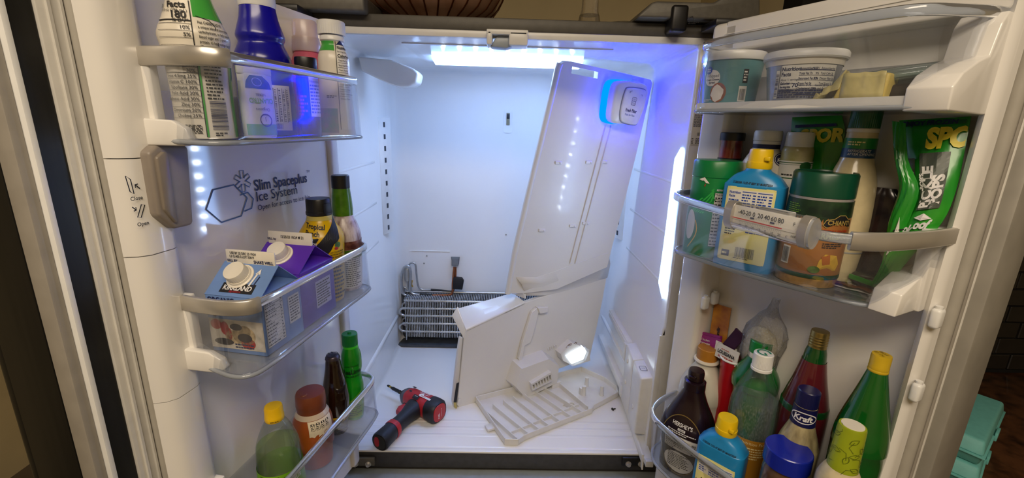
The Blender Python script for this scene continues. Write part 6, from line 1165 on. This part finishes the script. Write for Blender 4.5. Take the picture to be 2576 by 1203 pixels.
packet('dip_cup', 'dark purple foil sauce cup leaning behind the magenta one', (1818, 818), (1838, 870), .012, .012, mat('plum_foil', '#3a1838', .3, var=.2), .42, 'sauce cup')
# plastic bag with rice
a = FR.P(1905, 840, .012); T = thing('plastic_bag', 'knotted clear plastic bag of white food', 'bag', (a.x-.002, .030, FR.P(1890, 905, .030).z-.03), 0, None, FR); m_pb = clear('crinkled_bag', '#f2f2f2', .20, .10, .6, '#e2e2e2', 30, .8)
rd = random.Random(4); rings = []
for z, rx in ((0, .018), (.02, .030), (.05, .036), (.075, .036), (.095, .034), (.112, .028), (.126, .018), (.136, .010), (.148, .007), (.160, .006)): rings.append([(rx*(1+.18*rd.uniform(-1, 1))*math.cos(2*PI*j/22)+.12*max(0, z-.05), rx*.7*(1+.18*rd.uniform(-1, 1))*math.sin(2*PI*j/22), z) for j in range(22)])
obj('bag', loft(rings, True, False), m_pb, T, 60); obj('food', Body(smp([(.002, .016, .011), (.02, .027, .018), (.06, .030, .020), (.086, .024, .017), (.100, .008, .006)])).mesh(28), mat('pale_food', '#d9d0b4', .6, var=.2, scale=120, bump=.6), T, 60)
# green capped green bottle
s = Sil(FR, .022, [(896, 1876, 1940), (910, 1862, 1944), (925, 1842, 1950), (945, 1834, 1960), (970, 1838, 1965), (1000, 1850, 1960), (1040, 1856, 1956)], Zf)
m_em = mat('emerald_plastic', '#0b6b2a', .2, var=.15, coat=.4); T = s.thing('juice_bottle', 'emerald green squat bottle with green cap behind the clear bottle', 'bottle'); b = sbody(s, .005); b.part('bottle', m_em, T, 48); zt, r = b.S[-1][0], b.S[-1][1]; obj('neck_ring', Body([(zt-.002, r*.92), (zt+.002, r*.96), (zt+.010, r*.94), (zt+.012, r*.8)]).mesh(40), m_offw, T, 40); capped(T, mat('emerald_cap', '#0c7f34', .3, var=.04), r*.98, zt+.010, zt+.032, ridges=44, rib=.0004)
# clear seltzer
s = Sil(FR, -.028, [(926, 1883, 1937), (945, 1867, 1943), (965, 1849, 1949), (985, 1836, 1953), (1010, 1826, 1956), (1060, 1826, 1957), (1120, 1836, 1955), (1203, 1852, 1950)], Zf)
T = s.thing('water_bottle', 'large clear sparkling water bottle with white cap', 'bottle'); b = sbody(s, .008); b.part('bottle', clear('clear_bottle2', '#fafcfc', .03, .04, .4), T, 56); zt, r = b.S[-1][0], b.S[-1][1]; f = s.face()
zl = s.z(992, 1890); b2 = Body([(z, max(.003, q-.0022), max(.003, q2-.0022), e) for z, q, q2, e in b.S if .003 < z < zl]+[(zl, b.at(zl)[0]-.0022, b.at(zl)[0]-.0022, 2)]); b2.part('water', clear('water', '#eef5f5', .08, .06, .3, '#d5dede', 40), T, 48)
b.band('label', clear('amber_label', '#e8c060', .72, .25, .2, '#c58a2c'), T, .03, s.z(1085, 1900), f-55, f+60, off=.0007); pr = Print(T, b.wrap(f+16), 'label_print', .0009); z = s.z(1098, 1900); am = mat('pale_amber_ink', '#f0dca0', .4); pr.text('Nutrition Facts', 0, z, .0085, am, 2, align='CENTER', narrow=.8); pr.fine(-.022, .022, z-.030, z-.005, 5, am); pr.done()
obj('neck_ring', Body([(zt-.001, r*.98), (zt, r*1.06), (zt+.004, r*1.06), (zt+.005, r*.95)]).mesh(40), m_white, T, 40); capped(T, m_white, r*1.0, zt+.006, zt+.030, ridges=48, rib=.0004)
Print(T, plane_map((0, 0, zt+.030), (1, 0, 0), (0, 1, 0), (0, 0, 1)), 'cap_print', .0002).line([(r*.62*math.cos(.6+i*.3), r*.62*math.sin(.6+i*.3)) for i in range(18)]+[(r*.1, -r*.05)], .003, mat('cap_green_ink', '#2f8a6e', .4)).done()
# vinegar bottle
s = Sil(FR, .020, [(872, 2032, 2082), (885, 2023, 2083), (905, 2015, 2081), (925, 2004, 2080), (950, 1990, 2080), (975, 1976, 2083), (1005, 1962, 2087), (1040, 1956, 2090), (1100, 1962, 2090)], Zf)
T = s.thing('glass_bottle', 'green glass bottle of dark red liquid with gold screw cap', 'bottle'); b = sbody(s, .006); b.part('bottle', mat('green_glass_dark', '#0d4a1c', .08, var=.2, coat=.6), T, 48); zt, r = b.S[-1][0], b.S[-1][1]
b.band('red_liquid', mat('dark_red_liquid', '#5a1a22', .15, var=.25, scale=12, coat=.4), T, .004, s.z(905, 2050), off=.0006, nz=16); zz = zt; m_gc = mat('gold_cap', '#a8945a', .28, metal=.85, var=.08)
obj('cap', Body([(zz-.001, r*.98), (zz, r*1.04)]+[(zz+.003+.0022*i, r*(1.05 if i % 2 else 1.0)) for i in range(9)]+[(zz+.024, r*1.03), (zz+.027, r*.97), (zz+.0275, r*.3)]).mesh(48), m_gc, T, 25)
# dressing with navy cap
s = Sil(FR, -.030, [(1012, 1986, 2049), (1030, 1981, 2045), (1052, 1976, 2042), (1068, 1968, 2046), (1090, 1962, 2058), (1115, 1958, 2070), (1150, 1958, 2078), (1203, 1964, 2080)], Zf)
T = s.thing('dressing_bottle', 'creamy dressing bottle with navy cap and navy neck label', 'bottle'); b = sbody(s, .006); b.part('bottle', mat('streaked_dressing', '#b9ab80', .25, var=.45, scale=30, col2='#6f6248', coat=.5, stretch=(3, 3, .5)), T, 48); zt, r = b.S[-1][0], b.S[-1][1]; f = s.face(); m_nvp = mat('navy_plastic', '#16174a', .28, var=.06)
b.band('neck_label', m_nvp, T, s.z(1056, 2010), zt, off=.0007, nz=5); capped(T, m_nvp, r*1.0, zt+.0005, zt+.026, ridges=44, rib=.0003); pr = Print(T, b.wrap(f), 'label_print', .0009); z = (s.z(1056, 2010)+zt)/2; pr.line(ngon(0, z, .0175, .0085, 28, 0), .0016, wt, 2, closed=True); pr.text('Kraft', 0, z-.0042, .0125, wt, 3, align='CENTER', bold=.035, narrow=.9, shear=.1); pr.done()
pr = Print(T, b.wrap(f-40), 'label_print', .0009); z = s.z(1105, 1970); pr.disc(0, z, .008, .006, m_rdp); pr.disc(.006, z-.004, .006, .004, m_dgr); pr.done()
# lime leaf capped bottle
s = Sil(FR, -.078, [(1172, 2076, 2165), (1185, 2062, 2172), (1203, 2052, 2180)], Zf)
T = s.thing('dressing_bottle', 'creamy dressing bottle with leaf patterned lime green cap sleeve', 'bottle'); r0 = s.prof[0][1]; ztop = s.prof[-1][0]; b = Body(smp(rounded_base([(0, r0*1.05), (.05, r0*1.06), (max(.07, s.prof[0][0]-.02), r0*1.05)]+s.prof, .006), 3)); b.part('bottle', mat('creamy_dressing', '#d0c299', .3, var=.15, scale=60, coat=.4), T, 48); zt, r = b.S[-1][0], b.S[-1][1]; f = s.face()
hcap = s.z(1062, 2130)-zt; cb = Body([(zt-.001, r*1.02), (zt+.006, r*1.0), (zt+.008, r*.98), (zt+hcap-.003, r*.90), (zt+hcap, r*.86), (zt+hcap+.0005, r*.70)]); m_lc = mat('lime_cap_sleeve', '#9aa81e', .3, var=.12, scale=20); cb.part('cap_sleeve', m_lc, T, 56); obj('cap_top', Body([(zt+hcap, r*.74), (zt+hcap+.0012, r*.73), (zt+hcap+.0012, r*.2)]).mesh(40), m_offw, T, 40)
pr = Print(T, cb.wrap(f), 'leaf_print', .0005); olv = mat('olive_ink', '#4c5a10', .4)
for i in range(14):
    x, z = -.035+(i*37 % 70)*.001, zt+.006+(i*29 % 100)/100*(hcap-.014); a_ = i*1.3; pr.line([(x+.006*math.cos(a_)*t-.003*math.sin(a_)*math.sin(PI*(t+1)/2), z+.006*math.sin(a_)*t+.003*math.cos(a_)*math.sin(PI*(t+1)/2)) for t in (-1, -.6, -.2, .2, .6, 1)]+[(x+.006*math.cos(a_)*t+.003*math.sin(a_)*math.sin(PI*(t+1)/2), z+.006*math.sin(a_)*t-.003*math.cos(a_)*math.sin(PI*(t+1)/2)) for t in (.6, .2, -.2, -.6)], .0006, olv, closed=True); pr.line([(x, z), (x+.010*math.cos(a_+.4), z+.010*math.sin(a_+.4)), (x+.016*math.cos(a_+.9), z+.016*math.sin(a_+.9))], .0005, olv)
pr.done()
# tall green bottle with yellow cap
s = Sil(FR, -.012, [(930, 2175, 2232), (960, 2159, 2235), (1000, 2136, 2239), (1040, 2112, 2243), (1080, 2092, 2245), (1115, 2084, 2244), (1150, 2084, 2240), (1190, 2092, 2232)], Zf)
T = s.thing('juice_bottle', 'tall green glass bottle with yellow screw cap', 'bottle'); b = sbody(s, .006); b.part('bottle', mat('bottle_green_glass', '#0a5c1a', .10, var=.2, scale=10, coat=.6, col2='#064312'), T, 56); zt, r = b.S[-1][0], b.S[-1][1]; m_yc3 = mat('mustard_cap', '#d2b022', .35, var=.08)
obj('cap', Body([(zt-.001, r*1.0), (zt, r*1.05), (zt+.002, r*1.05), (zt+.003, r*1.01), (zt+.006, r*1.05), (zt+.008, r*1.01), (zt+.020, r*1.03), (zt+.024, r*.98), (zt+.0245, r*.3)]).mesh(48), m_yc3, T, 30); b.band('white_label', m_paper, T, .002, .012, off=.0006, nz=3)
Print(T, plane_map((0, 0, zt+.0245), (.9, -.4, 0), (.4, .9, 0), (0, 0, 1)), 'cap_print', .0003).text('BEST', 0, .001, .006, MATS['stamp_ink'], align='CENTER').text('BY 24', 0, -.006, .006, MATS['stamp_ink'], align='CENTER').done()
# blue lidded jar
p = FR.P(1985, 1145, -.085); r_ = (FR.P(2054, 1150, -.085).x-FR.P(1915, 1150, -.085).x)/2*.90
T = thing('spread_jar', 'wide clear jar with bright blue screw lid', 'jar', (p.x-.008, -.072, Zf), 0, None, FR); zt = FR.P(1985, 1186, -.085).z-Zf
b = Body(smp(rounded_base([(0, r_*.92), (zt*.3, r_*.95), (zt*.85, r_*.94), (zt*.96, r_*.86), (zt, r_*.84)], .005), 3)); b.part('jar', mat('brown_spread', '#5a4030', .2, var=.3, scale=30, coat=.6), T, 48); m_bl = mat('bright_blue_lid', '#10249c', .25, var=.05, coat=.2); capped(T, m_bl, r_*.98, zt, zt+.026, ridges=60, rib=.0004, name='lid')
# front blue squeeze bottle
s = Sil(FR, -.082, [(1086, 1800, 1856), (1130, 1748, 1886), (1203, 1745, 1884)], Zf); w_ = .038
T = blue_bottle(s, 'sky blue squeeze bottle with yellow cap beside the syrup bottle', w_, w_*.60, .0160, s.z(1136, 1800)); T.rotation_euler[2] += math.radians(18)
# ================================================================== on top of the refrigerator
ZT0 = 1.0715
l_, r_ = atY(1010, 40, .12), atY(1160, 40, .12); a, b_ = atY(945, 0, .12), atY(1250, 0, .12); cx = (l_.x+r_.x)/2
T = thing('copper_bowl', 'wide copper toned glass bowl with radial ribs on top of the refrigerator', 'bowl', (cx, .16, ZT0)); m_bowl = mat('copper_glass', '#c79b80', .16, metal=.4, var=.3, scale=12, col2='#8a5230', coat=.5)
R0, R1 = (r_.x-l_.x)/2*1.03, (b_.x-a.x)/2*1.02; pf = [(0, R0*.5), (.0005, R0*.9), (.004, R0*1.08), (.02, R0*1.08+(R1-R0)*.42), (.04, R1*1.0), (.08, R1*1.18), (.13, R1*1.28), (.131, R1*1.25), (.08, R1*1.14), (.03, R1*.84), (.008, R0*.8)]
obj('bowl', Body(smp(pf, 3)).mesh(64), m_bowl, T, 50); bo = Body(smp(pf[:7], 4))
for i in range(28):
    an = 2*PI*i/28; obj('rib', tube([bo.surf(an, z, .0003) for z in (.003, .010, .02, .03, .04, .06, .08, .10)], .0020, 6), mat('bowl_rib', '#5d3018', .25, metal=.5), T, 60)
l_, r_ = atY(1455, 52, .06), atY(1525, 52, .06); cx = (l_.x+r_.x)/2; R0 = (r_.x-l_.x)/2
T = thing('crystal_candlestick', 'cut crystal stem with flared foot on top of the refrigerator', 'glassware', (cx, .10, ZT0)); m_cry = clear('crystal', '#f0ead8', .22, .03, .8, '#cfc7b2', 60, .5)
obj('foot', Body([(0, R0*1.1), (.004, R0*1.12), (.010, R0*.98), (.024, R0*.80), (.034, R0*.74)]).mesh(16, .0012), m_cry, T, 15); obj('stem', Body([(.034, R0*.70), (.045, R0*.62), (.08, R0*.60), (.12, R0*.72), (.16, R0*.8)]).mesh(16, .0012), m_cry, T, 15)
# small things on the left of the bowl
p = atY(868, 33, .0); T = thing('cream_cap', 'small round cream plastic cap lying on the refrigerator top', 'disc', (p.x, .012, ZT0)); obj('disc', Body([(0, .010), (.004, .010), (.006, .008), (.0062, .003)]).mesh(24), m_offw, T, 40)  # loose cream cap, modelled as a plain disc
p = atY(900, 10, .08); T = thing('wire_rack', 'wooden and wire rack standing beside the copper bowl', 'rack', (p.x, .18, ZT0)); m_wd = mat('dark_wood', '#3b2415', .5, var=.3)
obj('board', box(-.030, .012, -.03, .03, 0, .16, .003), m_wd, T); obj('slat', xf(box(-.004, .004, -.05, .03, 0, .13, .001), loc=(.006, -.02, 0), rx=.0, ry=-.6), mat('pale_slat', '#b59f78', .5), T); obj('post', cyl((-.002, -.04, 0), (-.002, -.04, .03), .005, 10), m_chrome, T)
# shallow tray edge right of the crystal
T = thing('glass_plate', 'flat clear glass plate lying by the crystal foot', 'plate', (atY(1568, 54, .04).x, .05, ZT0)); obj('plate', Body(smp([(0, .030), (.002, .034), (.005, .038), (.006, .037), (.003, .030)])).mesh(40), m_cry, T, 40)
